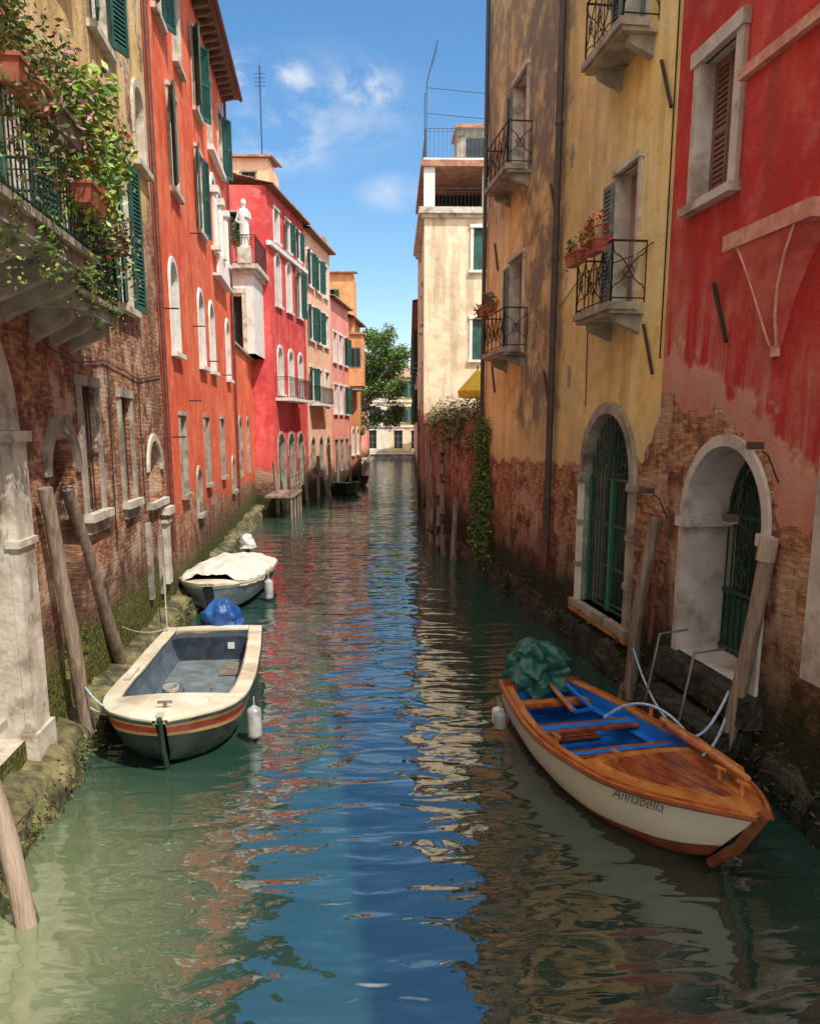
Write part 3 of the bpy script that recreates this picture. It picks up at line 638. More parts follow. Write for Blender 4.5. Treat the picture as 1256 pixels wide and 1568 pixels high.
tube(B.g('cables'),[FR.P(12.9,6.9,.03),FR.P(13.6,6.85,.03),FR.P(16,7.0,.03),FR.P(17.4,6.6,.03)],.01,IRON,4)
tube(B.g('cables'),[FR.P(15.6,4.6,.03),FR.P(15.7,7.0,.03)],.01,IRON,4)
B.finish()
flowerbox(FR,13.3,6.85,.58,.6,POT,([LEAF1,LEAF2,LEAF3,FLR],[2,3,1,5]),480,(.22,.22,.26),.25,.032)
flowerbox(FR,14.2,6.85,.58,.6,POT,([LEAF1,LEAF2,LEAFD],[3,3,1]),340,(.18,.18,.2),.3,.03)
flowerbox(FR,21.0,6.9,.62,.7,POT,([LEAF1,LEAF2,FLR],[3,3,1]),260,(.2,.2,.2),.3,.04)
flowerbox(FR,20.2,6.9,.62,.6,POT,([LEAF1,LEAF2,FLR],[3,3,1]),260,(.2,.2,.2),.3,.04)
for a,z in ((9.2,3.85),(11.95,3.15),(9.6,3.0)):
    G=Grp("wall_floodlight"); m=G.g('lamp')
    tube(m,[FR.P(a,z-.25,0),FR.P(a,z+.05,.15),FR.P(a,z+.15,.30)],.010,IRON,5); box(m,FR,a-.09,a+.09,z+.12,z+.2,.26,.37,PIPE); box(m,FR,a-.075,a+.075,z+.108,z+.118,.27,.36,WHITE); G.finish()
pts=[FR.P(24.3,0),Vector((2.28,26.6,0)),Vector((1.95,29,0)),Vector((1.66,33,0)),Vector((1.50,38,0))]
B=Grp("garden_brick_wall"); mb=B.g('walls'); u=0
for p0,p1 in zip(pts,pts[1:]):
    L=(p1-p0).length; N_=4
    for i in range(N_):
        a=p0.lerp(p1,i/N_); b_=p0.lerp(p1,(i+1)/N_); ua,ub=u+L*i/N_,u+L*(i+1)/N_
        z1a=4.55-.012*ua; z1b=4.55-.012*ub
        mb.face([a+Vector((0,0,-1)),b_+Vector((0,0,-1)),b_+Vector((0,0,z1b)),a+Vector((0,0,z1a))],M_GARD,[(ua,-1),(ub,-1),(ub,z1b),(ua,z1a)])
        mb.face([a+Vector((-.06,0,z1a)),b_+Vector((-.06,0,z1b)),b_+Vector((-.06,0,z1b+.12)),a+Vector((-.06,0,z1a+.12))],STONEG)
        mb.face([a+Vector((-.06,0,z1a+.12)),b_+Vector((-.06,0,z1b+.12)),b_+Vector((.4,0,z1b+.12)),a+Vector((.4,0,z1a+.12))],STONEG)
        mb.face([a+Vector((-.06,0,z1a)),b_+Vector((-.06,0,z1b)),b_+Vector((0,0,z1b)),a+Vector((0,0,z1a))],STONEG)
        mb.face([a+Vector((.4,0,-1)),b_+Vector((.4,0,-1)),b_+Vector((.4,0,z1b+.12)),a+Vector((.4,0,z1a+.12))],M_GARD)
    u+=L
B.finish()
vm=MB()
for i in range(130):
    z=random.uniform(.5,4.3); p=FR.P(23.7+random.uniform(-.8,1.5)*(1.1 if z<3 else .5),z,.12)
    leaves(vm,p,(.17,.28,.34),48,.05,[LEAF1,LEAF2,LEAF3],[3,3,1.2],droop=.3)
vm.build("wall_ivy")
vm=MB()
for i in range(80):
    t_=random.uniform(.0,3); k=int(t_); p=pts[k].lerp(pts[k+1],t_-k)+Vector((.05,0,4.5+random.uniform(-.75,.5)))
    leaves(vm,p,(.35,.5,.4),60,.055,[LEAF1,LEAFD,LEAF2],[4,2,2],droop=.4)
vm.build("wall_top_shrubs")
B=Grp("cream_terrace_house"); FC=Fac((1.45,38),(1,0),1)
W=Wall(B,FC,0,8,-1,13.3,M_CREAM)
for z in (11.0,7.2): window(W,2.15,2.95,z,z+1.75,False,WHITE,.14,True,None,back=GREENSH,depth=.08)
W.finish()
FCs=Fac((1.45,38),(.02,1),-1); W=Wall(B,FCs,0,9,-1,13.3,M_CREAM); 
for a in (1.5,5): 
    for z in (5.5,9): window(W,a,a+.9,z,z+1.7,False,STONE,.12)
W.finish(); body(B,FC,0,8,13.3,9,M_CREAM,near=False)
t=B.g('stone_trim')
box(t,FC,-.25,8.1,13.3,13.55,-9,.25,STONE); box(t,FC,-.12,8.1,13.15,13.298,-9,.12,STONE)
for a in (0,2.55,5.1): box(t,FC,a-.02,a+.45,13.55,15.2,-.5,0.02,WHITE)
box(B.g('terrace_roof'),FC,-.15,8.1,15.2,15.45,-8,.15,TILE); box(t,FC,-.05,8.1,15.452,15.55,-8,.05,WHITE)
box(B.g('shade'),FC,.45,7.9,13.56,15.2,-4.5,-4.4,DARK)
box(B.g('shade'),FC,7.9,8,13.56,15.2,-8,-.1,M_CREAM)
railing(B.g('parapet'),FC,.45,7,-.05,13.56,14.35,IRON,'bars',ends=False,step=.16)
railing(B.g('terrace_railing'),FC,.05,7,-.1,15.55,16.75,simple("blue_grey_rail",(.08,.11,.14,1),None,.5,bump=0),'bars',o0=-5,step=.18)
box(B.g('roof_hut'),FC,1.5,3.6,15.55,17.2,-3.5,-1.5,STONEG); box(B.g('roof_hut'),FC,1.4,3.7,17.202,17.35,-3.6,-1.3,TILE)
box(B.g('roof_hut'),FC,1.9,2.8,15.7,16.8,-1.498,-1.47,GLASS)
an=B.g('antennas')
tube(an,[FC.P(.1,15.5,-.3),FC.P(.1,18.6,-.3),FC.P(.55,20.2,-.3)],.02,IRON,5)
tube(an,[FC.P(.1,18.4,-.3),FC.P(4.5,18.3,-1)],.012,IRON,4)
tube(an,[FC.P(.1,17.4,-.3),FC.P(4.5,17.3,-1)],.012,IRON,4)
for k in range(5): tube(an,[FC.P(.35+.04*k,19.3+.13*k,-.5),FC.P(.35+.04*k,19.3+.13*k,-.1)],.008,IRON,4)
for a in (.1,3.0): tube(an,[FC.P(a,15.5,-2.5),FC.P(a,19,-2.5)],.018,IRON,4)
B.finish()
F7=Fac((1.65,47),(.02,1),-1)
B=Grp("canal_row_house"); W=Wall(B,F7,0,64,-1,11,M_PINK)
for a in range(2,62,4):
    for z in (4.6,7.9): window(W,a,a+1.0,z,z+1.8,False,STONE,.14,True,GREENSH,40)
W.finish(); body(B,F7,0,64,11,10,M_PINK); tiles(B.g('roof'),F7,0,64,11,.5,5,1.5,TILE,EAVEW,.5)
G_=Fac((1.6,46.9),(1,0),1); W=Wall(B,G_,0,6,-1,12.6,M_ORNG); W.finish(); B.finish()
G=Grp("yellow_parasol"); m=G.g('canopy'); pc=Vector((2.95,29,5.45)); R_=.68
for k in range(8):
    a,b_=2*pi*k/8,2*pi*(k+1)/8
    m.face([pc+Vector((0,0,.75)),pc+Vector((R_*math.cos(a),R_*math.sin(a),0)),pc+Vector((R_*math.cos(b_),R_*math.sin(b_),0))],YELL)
    m.face([pc+Vector((R_*math.cos(a),R_*math.sin(a),0)),pc+Vector((R_*math.cos(b_),R_*math.sin(b_),0)),pc+Vector((R_*.95*math.cos(b_),R_*.95*math.sin(b_),-.22)),pc+Vector((R_*.95*math.cos(a),R_*.95*math.sin(a),-.22))],YELL)
tube(G.g('pole'),[pc+Vector((0,0,-3)),pc+Vector((0,0,.85))],.03,POLE,6); G.finish()
mb=MB(); mb.face([(1.75,29,2.4),(12,29,2.4),(12,38,2.4),(1.75,38,2.4)],STONEG); mb.build("garden_ground")
# ------------------------------------------------------------------ far end
B=Grp("palazzo_row"); FE=Fac((-30,116),(1,0),1)
W=Wall(B,FE,0,29.6,-1,12.3,M_FARW)
W2=Wall(B,FE,29.6,60,-1,11,M_FAR,0)
for Wq,r in ((W,[x*2.6+.4 for x in range(11)]),(W2,[30.0+2.4*x for x in range(11)])):
    for a in r:
        for z in (5.0,8.4): window(Wq,a+.3,a+1.5,z,z+2.1,z>7,WHITE,.18,True,GREENSH,15)
        window(Wq,a+.3,a+1.5,1.4,3.9,False,WHITE,.18,False,None)
W.finish(); W2.finish(); body(B,FE,0,60,11,10,M_FAR)
tiles(B.g('roof'),FE,0,29.6,12.3,.6,6,2,TILE,EAVEW,.6); tiles(B.g('roof'),FE,29.6,60,11,.6,6,2,TILE,EAVEW,.6)
box(B.g('stone_trim'),FE,0,60,4.3,4.5,-.02,.15,WHITE); box(B.g('stone_trim'),FE,0,60,7.7,7.9,-.02,.15,WHITE)
B.finish()
mb=MB(); Q=Fac((-40,112.5),(1,0),1); box(mb,Q,0,80,-1,.7,-6,0,STONEG); box(mb,Q,0,80,.702,.8,-6,.1,STONE); mb.build("far_quay")
mb=MB(); Q=Fac((-2.75,68.3),(.0,1),1); box(mb,Q,0,38,-1,.9,-14,0,STONEG); mb.build("side_quay")
Q=Fac((-2.8,95),(.0,1),1); B=Grp("distant_house"); W=Wall(B,Q,0,10,0.9,9.5,M_PINK); 
for a in (1,4,7): window(W,a,a+1,5,7,False,WHITE,.15)
W.finish(); body(B,Q,0,10,9.5,8,M_PINK); tiles(B.g('roof'),Q,-.2,10.2,9.5,.5,6,2,TILE,EAVEW,.4); B.finish()
G=Grp("plane_tree"); m=G.g('trunk')
base=Vector((-4.0,83,.9)); 
tube(m,[base,base+Vector((.3,0,2.5)),base+Vector((.9,0,5))],.32,POLE,9,.22)
lf=G.g('foliage'); fork=base+Vector((.9,0,5)); cnt=0
while cnt<46:
    c=Vector((-1.2+random.uniform(-3.1,3.1),83+random.uniform(-2.5,2.5),8.9+random.uniform(-4.7,4.7)))
    if ((c.x+1.2)/2.7)**2+((c.z-8.9)/4.6)**2>1: continue
    cnt+=1
    mid=fork.lerp(c,.5)+Vector((0,0,.4)); tube(m,[fork,mid,c],.1,POLE,6,.03)
    leaves(lf,c,(1.0,1.0,.8),500,.13,[LEAF1,LEAF2,LEAF3],[3,4,1.5],droop=.6)
G.finish()
pm=MB(); leaves(pm,(-3.0,70,4.6),(.8,1.5,1.2),900,.12,[LEAF1,LEAF2,LEAF3],[3,3,1],clumps=8); pm.build("quay_shrub")
# ------------------------------------------------------------------ footings
def footing(name,path,w,zt,side,seed,mat):
    mb=MB(); D=[]
    for p0,p1 in zip(path,path[1:]):
        p0,p1=Vector((*p0,0)),Vector((*p1,0)); L=(p1-p0).length; k=max(2,int(L/.16))
        D+=[p0.lerp(p1,i/k) for i in range(k)]
    D.append(Vector((*path[-1],0)))
    prof=[(-.3,zt+.12),(.0,zt+.05),(w*.3,zt+.02),(w*.6,zt),(w*.95,zt-.08),(w*1.1,zt-.25),(w*1.2,-.02),(w*1.3,-.3),(w*1.3,-.6)]
    rows=[]
    for i,p in enumerate(D):
        d=(D[min(i+1,len(D)-1)]-D[max(i-1,0)]).normalized(); nn=Vector((d.y,-d.x,0))*side
        row=[]
        for j,(o,z) in enumerate(prof):
            q=noise.noise(Vector((p.x*1.7+seed,p.y*1.7,z*2.5+o)))*.55+noise.noise(Vector((p.x*5+seed,p.y*5,z*7)))*.35+noise.noise(Vector((p.x*12+seed,p.y*12,z*12)))*.15
            row.append(p+nn*(o+q*.32*(j>1))+Vector((0,0,z+q*.26*(j<6))))
        rows.append(row)
    for a,b_ in zip(rows,rows[1:]):
        for j in range(len(prof)-1): mb.face([a[j],b_[j],b_[j+1],a[j+1]],mat)
    mb.build(name,smooth=True)
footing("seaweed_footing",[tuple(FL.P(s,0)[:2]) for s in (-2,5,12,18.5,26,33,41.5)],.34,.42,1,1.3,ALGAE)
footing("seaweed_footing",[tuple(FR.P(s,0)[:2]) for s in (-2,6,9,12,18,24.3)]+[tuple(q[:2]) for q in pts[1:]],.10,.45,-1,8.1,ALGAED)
sw=MB()
for i in range(260):
    a=random.uniform(6,24); leaves(sw,FR.P(a,random.uniform(.1,.8),.14),(.1,.25,.15),16,.035,[ALGAED,LEAF1],[5,1],droop=.25)
for i in range(180):
    a=random.uniform(6,30); leaves(sw,FL.P(a,random.uniform(.05,.4),.40),(.12,.25,.12),14,.035,[ALGAE,LEAF2],[4,1],droop=.2)
sw.build("seaweed")
# ------------------------------------------------------------------ poles
def pole(p0,p1,r0,r1,mat,name="mooring_pole",capc=None):
    G=Grp(name); m=G.g('shaft'); p0,p1=Vector(p0),Vector(p1); ax=(p1-p0).normalized(); q0=p0-ax*.6
    K=12; pt=[]
    for i in range(K+1):
        p=q0.lerp(p1,i/K); pt.append(p+Vector((noise.noise(p*.7)*.06,noise.noise(p*.7+Vector((9,0,0)))*.06,0)))
    tube(m,pt,r0,mat,12,r1)
    tube(G.g('weed_collar'),[p0-ax*.3,p0+ax*.05,p0+ax*.22],r0*1.2,ALGAE,12,r0*1.02)
    if capc: tube(G.g('cap'),[p1-ax*.22,p1+ax*.04],r1*1.18,capc,12)
    G.finish(('shaft','weed_collar'))
pole((-4.42,13.2,0),(-4.42,11.3,3.4),.105,.085,POLE)
pole((-4.03,10.5,0),(-4.12,9.9,3.5),.10,.085,POLE)
pole((-3.17,6.5,0),(-3.45,6.15,2.7),.09,.08,POLEL)
pole((3.69,12.4,0),(3.87,12.0,2.9),.11,.09,POLE)
pole((4.0,9.35,0),(4.22,9.05,2.95),.10,.09,POLE,capc=POLEL)
pole((-5.2,19.5,0),(-5.15,19.2,2.2),.09,.07,POLE)
pole((-5.55,23,0),(-5.5,23,2.0),.09,.08,POLE)
for x,y,z in ((1.72,27.2,3.4),(1.6,28.6,3.7),(1.5,30.5,3.2),(1.45,33,3.6),(2.0,26.4,2.0),(-5.2,43,2.8),(-4.7,46,3.2),(-4.4,49,2.6),(-3.9,52,3.2),(-3.6,55,2.8),(-3.0,60,3.0),(-5.5,40,2.6)):
    pole((x,y,0),(x+random.uniform(-.15,.15),y+random.uniform(-.2,.2),z),.1,.09,POLE)
G=Grp("wooden_jetty"); m=G.g('deck'); J=Fac((-5.9,38.5),(0,1),1); box(m,J,0,4,1.0,1.1,0,1.3,POLE)
for a in (0.1,1.4,2.7,3.9): 
    tube(m,[J.P(a,-.5,1.2),J.P(a,2.1,1.2)],.06,POLE,7); 
tube(m,[J.P(0,2,1.2),J.P(4,2,1.2)],.04,POLE,6); tube(m,[J.P(0,1.5,1.2),J.P(4,1.5,1.2)],.04,POLE,6); tube(m,[J.P(0,1.1,1.2),J.P(1.3,2,1.2)],.03,POLE,6)
G.finish()
# ------------------------------------------------------------------ boats
def sm(pts):
    xs,ys=zip(*pts)
    def f(t):
        return float(np.mean([np.interp(min(1,max(0,t+d)),xs,ys) for d in (-.04,-.02,0,.02,.04)])) if .04<t<.96 else float(np.interp(t,xs,ys))
    return f
class Boat:
    def __init__(s,name,stern,bow,z=0):
        s.G=Grp(name); s.o=Vector((*stern,z)); d=Vector((*bow,z))-s.o; s.L=d.length; s.x=d.normalized(); s.y=Vector((-s.x.y,s.x.x,0))
    def P(s,x,y,z): return s.o+s.x*x+s.y*y+Vector((0,0,z))
    def hull(s,hb,sh,kl,rake,bands,g,inner,cap,zf,t0,t1,ns=36,nu=20,capth=.04,capout=.03,floor=None):
        m=s.G.g('hull'); L=s.L; s.hb,s.sh,s.g=hb,sh,g
        def sec(t,j):
            a=j/nu*pi/2; S,K=sh(t),kl(t); y=hb(t)*math.cos(a)**.5 if j<nu else 0; f=math.sin(a)**1.25; z=S+(K-S)*f
            return t*L-rake*t**3*f,y,z,f
        for i in range(ns):
            for j in range(nu):
                for sg in (1,-1):
                    q=[sec(i/ns,j),sec((i+1)/ns,j),sec((i+1)/ns,j+1),sec(i/ns,j+1)]
                    mid=(q[0][3]+q[2][3])/2; mt=bands[-1][1]
                    for lim,mm in bands:
                        if mid<=lim: mt=mm; break
                    m.face([s.P(a,b_*sg,c) for a,b_,c,_ in q],mt)
        tr=[sec(0,j) for j in range(nu+1)]; m.face([s.P(a,b_,c) for a,b_,c,_ in tr]+[s.P(a,-b_,c) for a,b_,c,_ in reversed(tr[:-1])],bands[-2][1] if len(bands)>1 else bands[0][1])
        mi=s.G.g('interior'); n2=ns
        T=[t0+(t1-t0)*i/n2 for i in range(n2+1)]
        def inn(t,k): 
            h=max(.01,hb(t)-g); return [(h,sh(t)),(h*.97,sh(t)*.6+zf*.4),(h*.82,zf),(0,zf)][k]
        for a,b_ in zip(T,T[1:]):
            for k in range(3):
                for sg in (1,-1):
                    y0,z0=inn(a,k);y1,z1=inn(b_,k);y2,z2=inn(b_,k+1);y3,z3=inn(a,k+1)
                    mi.face([s.P(a*L,y0*sg,z0),s.P(b_*L,y1*sg,z1),s.P(b_*L,y2*sg,z2),s.P(a*L,y3*sg,z3)],(floor or inner) if k==2 else inner)
        for t in (t0,t1):
            q=[inn(t,k) for k in range(4)]; mi.face([s.P(t*L,y,z) for y,z in q]+[s.P(t*L,-y,z) for y,z in reversed(q[:-1])],inner)
        mc=s.G.g('gunwale')
        for i in range(ns):
            a,b_=i/ns,(i+1)/ns
            for sg in (1,-1):
                def pr(t): 
                    h=hb(t); hi=max(0.0,h-g); return [(h+capout,sh(t)-capth),(h+capout,sh(t)+.012),(hi,sh(t)+.012),(hi,sh(t)-capth)]
                A,C=pr(a),pr(b_)
                for k in range(3): mc.face([s.P(a*L,A[k][0]*sg,A[k][1]),s.P(b_*L,C[k][0]*sg,C[k][1]),s.P(b_*L,C[k+1][0]*sg,C[k+1][1]),s.P(a*L,A[k+1][0]*sg,A[k+1][1])],cap)
    def strip(s,off,r,dz,mat,key='trim',t0=0,t1=1,n=40):
        for sg in (1,-1): tube(s.G.g(key),[s.P((t0+(t1-t0)*i/n)*s.L,sg*max(0,s.hb(t0+(t1-t0)*i/n)+off),s.sh(t0+(t1-t0)*i/n)+dz) for i in range(n+1)],r,mat,6)
    def deck(s,t0,t1,mat,dz=.03,camber=.04,key='deck',n=12,inset=0.0,m=8,seams=0,smat=None):
        mb=s.G.g(key)
        def q(t,v,e=0): h=max(.005,s.hb(t)-inset); return s.P(t*s.L,h*v,s.sh(t)+dz+e+camber*(1-v*v)*min(1,h*2))
        for i in range(n):
            a,b_=t0+(t1-t0)*i/n,t0+(t1-t0)*(i+1)/n
            for k in range(m):
                v0,v1=-1+2*k/m,-1+2*(k+1)/m; mb.face([q(a,v0),q(b_,v0),q(b_,v1),q(a,v1)],mat)
            for v in (-1,1): mb.face([q(a,v),q(b_,v),q(b_,v)-Vector((0,0,.05)),q(a,v)-Vector((0,0,.05))],mat)
        for t in (t0,t1):
            for k in range(m):
                v0,v1=-1+2*k/m,-1+2*(k+1)/m; mb.face([q(t,v0),q(t,v1),q(t,v1)-Vector((0,0,.07)),q(t,v0)-Vector((0,0,.07))],mat)
        for k in range(1,seams):
            v=-1+2*k/seams; tube(s.G.g('seams'),[q(t0+(t1-t0)*i/n,v,.001) for i in range(n+1)],.004,smat or BLK,4,cap=False)
    def box(s,x0,x1,y0,y1,z0,z1,mat,key='fittings'):
        mb=s.G.g(key); p=[s.P(x,y,z) for z in (z0,z1) for x,y in ((x0,y0),(x1,y0),(x1,y1),(x0,y1))]
        for f in ((0,1,2,3),(4,5,6,7),(0,1,5,4),(1,2,6,5),(2,3,7,6),(3,0,4,7)): mb.face([p[k] for k in f],mat)
def lump(mb,c,rx,ry,rz,mat,fold=.12,nf=9,seed=0,n=26,mr=14,zmin=-.8,power=.8):
    c=Vector(c)
    def q(i,j):
        t=2*pi*(i%n)/n; v=1-(1-zmin)*j/mr; r=math.sqrt(max(0,1-min(1,abs(v))**2))**power if v>0 else 1+.12*abs(v)
        ct,st_=math.cos(t),math.sin(t)
        f_=1+fold*math.sin(nf*t+3*noise.noise(Vector((ct,st_,v*2+seed))))*(1-v)*.7+.35*noise.noise(Vector((ct*1.5,st_*1.5,v*1.5+seed)))+.16*noise.noise(Vector((ct*4,st_*4,v*5+seed)))
        return c+Vector((rx*r*f_*ct,ry*r*f_*st_,rz*(v+.22*noise.noise(Vector((ct*2*r,st_*2*r,seed+3)))+.08*noise.noise(Vector((ct*6*r,st_*6*r,seed+v*4))))))
    for i in range(n):
        for j in range(mr): mb.face([q(i,j),q(i+1,j),q(i+1,j+1),q(i,j+1)],mat)
def fender(p,r=.09,h=.45,mat=None):
    G=Grp("boat_fender"); m=G.g('body'); p=Vector(p)
    pr=[(0,.02),(.03,.6),(.08,.95),(.15,1),(.85,1),(.93,.9),(.98,.5),(1.04,.2),(1.05,0.02)]
    for (z0,a),(z1,b_) in zip(pr,pr[1:]):
        for k in range(12):
            t,u_=2*pi*k/12,2*pi*(k+1)/12
            m.face([p+Vector((r*a*math.cos(t),r*a*math.sin(t),h*z0)),p+Vector((r*a*math.cos(u_),r*a*math.sin(u_),h*z0)),p+Vector((r*b_*math.cos(u_),r*b_*math.sin(u_),h*z1)),p+Vector((r*b_*math.cos(t),r*b_*math.sin(t),h*z1))],mat or FEND)
    tube(G.g('line'),[p+Vector((0,0,h)),p+Vector((0,0,h+.14))],.01,ROPE,5); G.finish(('body',))
ROPE=simple("rope",(.35,.33,.28,1),(.5,.47,.4,1),.9,scale=40)
ROPEB=simple("blue_rope",(.2,.4,.6,1),(.6,.68,.7,1),.8,scale=30)
FEND=simple("fender_vinyl",(.34,.35,.35,1),(.45,.45,.43,1),.45,dirt=.6,dirtcol=(.14,.14,.12,1))
GEL=simple("cream_gelcoat",(.62,.55,.40,1),(.74,.68,.53,1),.4,scale=2,dirt=.7,dirtcol=(.32,.26,.17,1))
GREYI=simple("grey_boat_interior",(.07,.10,.13,1),(.12,.16,.19,1),.55,scale=3,dirt=.5,dirtcol=(.04,.05,.05,1))
GREYF=simple("grey_boat_floor",(.11,.14,.15,1),(.18,.21,.22,1),.6,scale=5,dirt=.6,dirtcol=(.05,.05,.05,1))
HULLD=simple("dark_hull_paint",(.012,.028,.024,1),(.03,.055,.045,1),.3,scale=4,dirt=.4)
HULLR=simple("red_stripe",(.40,.035,.018,1),(.5,.07,.035,1),.4,scale=5,dirt=.3)
HULLO=simple("gold_stripe",(.5,.30,.09,1),(.58,.38,.15,1),.5,scale=5,dirt=.3)
HULLG=simple("grey_hull",(.12,.16,.19,1),(.18,.22,.25,1),.4,scale=3,dirt=.4)
HULLC=simple("cream_hull_paint",(.72,.66,.48,1),(.78,.72,.55,1),.35,scale=1.5,dirt=.2,dirtcol=(.48,.41,.28,1),bump=.1)
VARN=simple("varnished_mahogany",(.26,.05,.018,1),(.48,.14,.04,1),.18,scale=2.2,stretch=(3,1,4),dirt=.45,dirtcol=(.11,.022,.01,1),bump=.1)
VARNL=simple("varnished_light_wood",(.52,.16,.03,1),(.66,.27,.07,1),.22,scale=3,stretch=(3,1,4),dirt=.4,dirtcol=(.25,.06,.014,1),bump=.1)
KEELB=simple("antifoul_brown",(.20,.05,.02,1),(.28,.08,.035,1),.4,scale=4)
BLUE=simple("blue_boat_paint",(.012,.17,.62,1),(.02,.24,.74,1),.35,scale=3,dirt=.3,dirtcol=(.01,.06,.25,1))
TARPG=simple("green_tarp",(.01,.085,.065,1),(.02,.14,.10,1),.38,scale=3,bump=.6,bscale=6,bd=.05)
TARPB=simple("blue_tarp",(.01,.06,.24,1),(.02,.11,.36,1),.5,scale=3,bump=.5,bscale=8,bd=.04)
CANV=simple("cream_canvas",(.60,.55,.46,1),(.72,.67,.58,1),.8,scale=2,dirt=.45,dirtcol=(.36,.31,.24,1),bump=.8,bscale=4,bd=.07)
MOTW=simple("outboard_white",(.6,.6,.58,1),(.7,.7,.68,1),.3,scale=4)
BLK=simple("black_plastic",(.015,.015,.015,1),(.03,.03,.03,1),.4,bump=0)
b=Boat("grey_motorboat",(-3.32,15.0),(-2.80,9.45))
b.hull(sm([(0,.84),(.3,.92),(.6,.95),(.78,.92),(.88,.80),(.95,.54),(1,.06)]),sm([(0,.55),(.5,.56),(1,.74)]),sm([(0,-.12),(.8,-.15),(.95,0),(1,.1)]),.35,
   [(.10,HULLD),(.16,HULLO),(.30,HULLR),(.35,HULLO),(2,HULLD)],.19,GREYI,GEL,.10,.05,.80,floor=GREYF)
b.strip(.03,.022,-.03,HULLD); b.strip(-.2,.012,.015,STONEG,t1=.8)
b.deck(.80,.995,GEL,.014,.05); b.deck(.0,.05,GEL,.014,.02)
L=b.L
b.box(L*.755,L*.80,-.7,.7,.10,.50,GREYI); b.box(L*.74,L*.79,-.62,.62,.50,.53,GEL)
DH=simple("dark_hatch",(.02,.03,.045,1),(.04,.055,.07,1),.4)
b.box(.28,.65,-.66,.66,.10,.50,DH); b.box(.3,.64,-.6,.6,.502,.52,DH); b.box(.652,.66,.3,.42,.3,.42,MOTW)
b.box(L*.42,L*.66,-.06,.5,.102,.125,GREYF); b.box(L*.44,L*.5,-.6,-.2,.11,.18,GREYI); b.box(L*.43,L*.65,.21,.225,.127,.13,BLK)
for k in range(7): b.box(L*.2+k*.09,L*.2+k*.09+.04,.25,.68,.12,.17,WOODG)
b.box(L*.86,L*.93,.12,.5,.70,.76,CANV); b.box(L*.84,L*.88,-.5,-.3,.69,.73,STONE); b.box(L*.5,L*.62,-.9,-.8,.58,.64,STONE)
tube(b.G.g('rope_coil'),[b.P(L*.47+.13*math.cos(k*.6),-.38+.11*math.sin(k*.6),.19+.0015*k) for k in range(40)],.014,ROPE,5)
tube(b.G.g('cleats'),[b.P(L*.93,0,.74),b.P(L*.93,0,.86)],.025,GALV,7); tube(b.G.g('cleats'),[b.P(L*.93,-.09,.85),b.P(L*.93,.09,.85)],.018,GALV,7)
b.box(L-.10,L-.04,-.04,.04,.74,.84,GEL)
m=b.G.g('stem'); tube(m,[b.P(L+.02,0,.78),b.P(L-.12,0,.35),b.P(L-.38,0,-.1)],.035,HULLD,8)
lump(b.G.g('covered_outboard'),b.P(-.25,.1,.62),.34,.28,.42,TARPB,.2,7,2,44,24)
b.G.finish(('hull','gunwale','deck','covered_outboard','stem'))
fender(b.P(L*.80,1.03,.05),.1,.45)
def rope(p0,p1,sag=.3,mat=None,r=.011):
    p0,p1=Vector(p0),Vector(p1); m=MB(); tube(m,[p0.lerp(p1,i/12)+Vector((0,0,-sag*4*(i/12)*(1-i/12))) for i in range(13)],r,mat or ROPE,5); m.build("mooring_rope")
rope(b.P(L*.9,-.5,.72),(-4.03,10.45,.6),.1,ROPE,.016); rope(b.P(L*.06,-.8,.6),(-4.9,17.5,1.6),.25); rope(b.P(.1,-.8,.6),(-4.42,13.2,1.0),.1); rope(b.P(L*.88,-.55,.74),(-3.98,10.3,.9),.15,ROPEB,.012)
b=Boat("covered_motorboat",(-4.05,22.6),(-4.15,18.2))
b.hull(sm([(0,.85),(.3,.95),(.6,.95),(.8,.85),(.92,.6),(1,.12)]),sm([(0,.6),(1,.75)]),sm([(0,-.1),(1,.05)]),.35,[(.15,GEL),(.5,HULLG),(2,HULLG)],.12,GREYI,GEL,.2,.05,.9)
m=b.G.g('cover')
def cq(t,v):
    h=b.hb(t)*1.02; x=t*b.L; z=b.sh(t)+.04+.24*(1-abs(v)**2.6)*(math.sin(pi*min(1,t*1.05+.02))**.4)+.09*noise.noise(Vector((x*2,v*3,0)))+.03*noise.noise(Vector((x*6,v*6,5)))+.05*abs(math.sin(x*3.4))*(1-v*v)
    if abs(v)>.99: z-=.02
    return b.P(x,h*v,z)
for i in range(50):
    for k in range(26): m.face([cq(i/50*.9,-1+k/13),cq((i+1)/50*.9,-1+k/13),cq((i+1)/50*.9,-1+(k+1)/13),cq(i/50*.9,-1+(k+1)/13)],CANV)
b.deck(.88,.995,GEL,.014,.04)
for sg in (1,-1):
    for i in range(20):
        a,c=i/20*.9,(i+1)/20*.9; m.face([cq(a,sg),cq(c,sg),cq(c,sg)-Vector((0,0,.12)),cq(a,sg)-Vector((0,0,.12))],CANV)
lump(b.G.g('outboard_motor'),b.P(-.25,0,1.1),.2,.26,.22,MOTW,.0,3,5); tube(b.G.g('outboard_leg'),[b.P(-.25,0,1.0),b.P(-.3,0,-.3)],.07,BLK,8)
b.G.finish(('hull','gunwale','cover','outboard_motor'))
fender(b.P(b.L*.6,1.07,.05),.11,.5)
b=Boat("dark_rowing_boat",(-3.2,57),(-2.9,51.6)); b.hull(sm([(0,.7),(.5,.95),(.8,.7),(1,.05)]),sm([(0,.6),(1,.8)]),sm([(0,-.1),(1,0)]),.4,[(.2,HULLD),(2,HULLD)],.1,GREENIRON,GREENIRON,.2,.05,.8); b.deck(.8,.99,GREENIRON); b.box(1.5,1.8,-.8,.8,.5,.55,VARN); b.box(3,3.3,-.85,.85,.5,.55,VARN); b.G.finish(('hull','gunwale'))
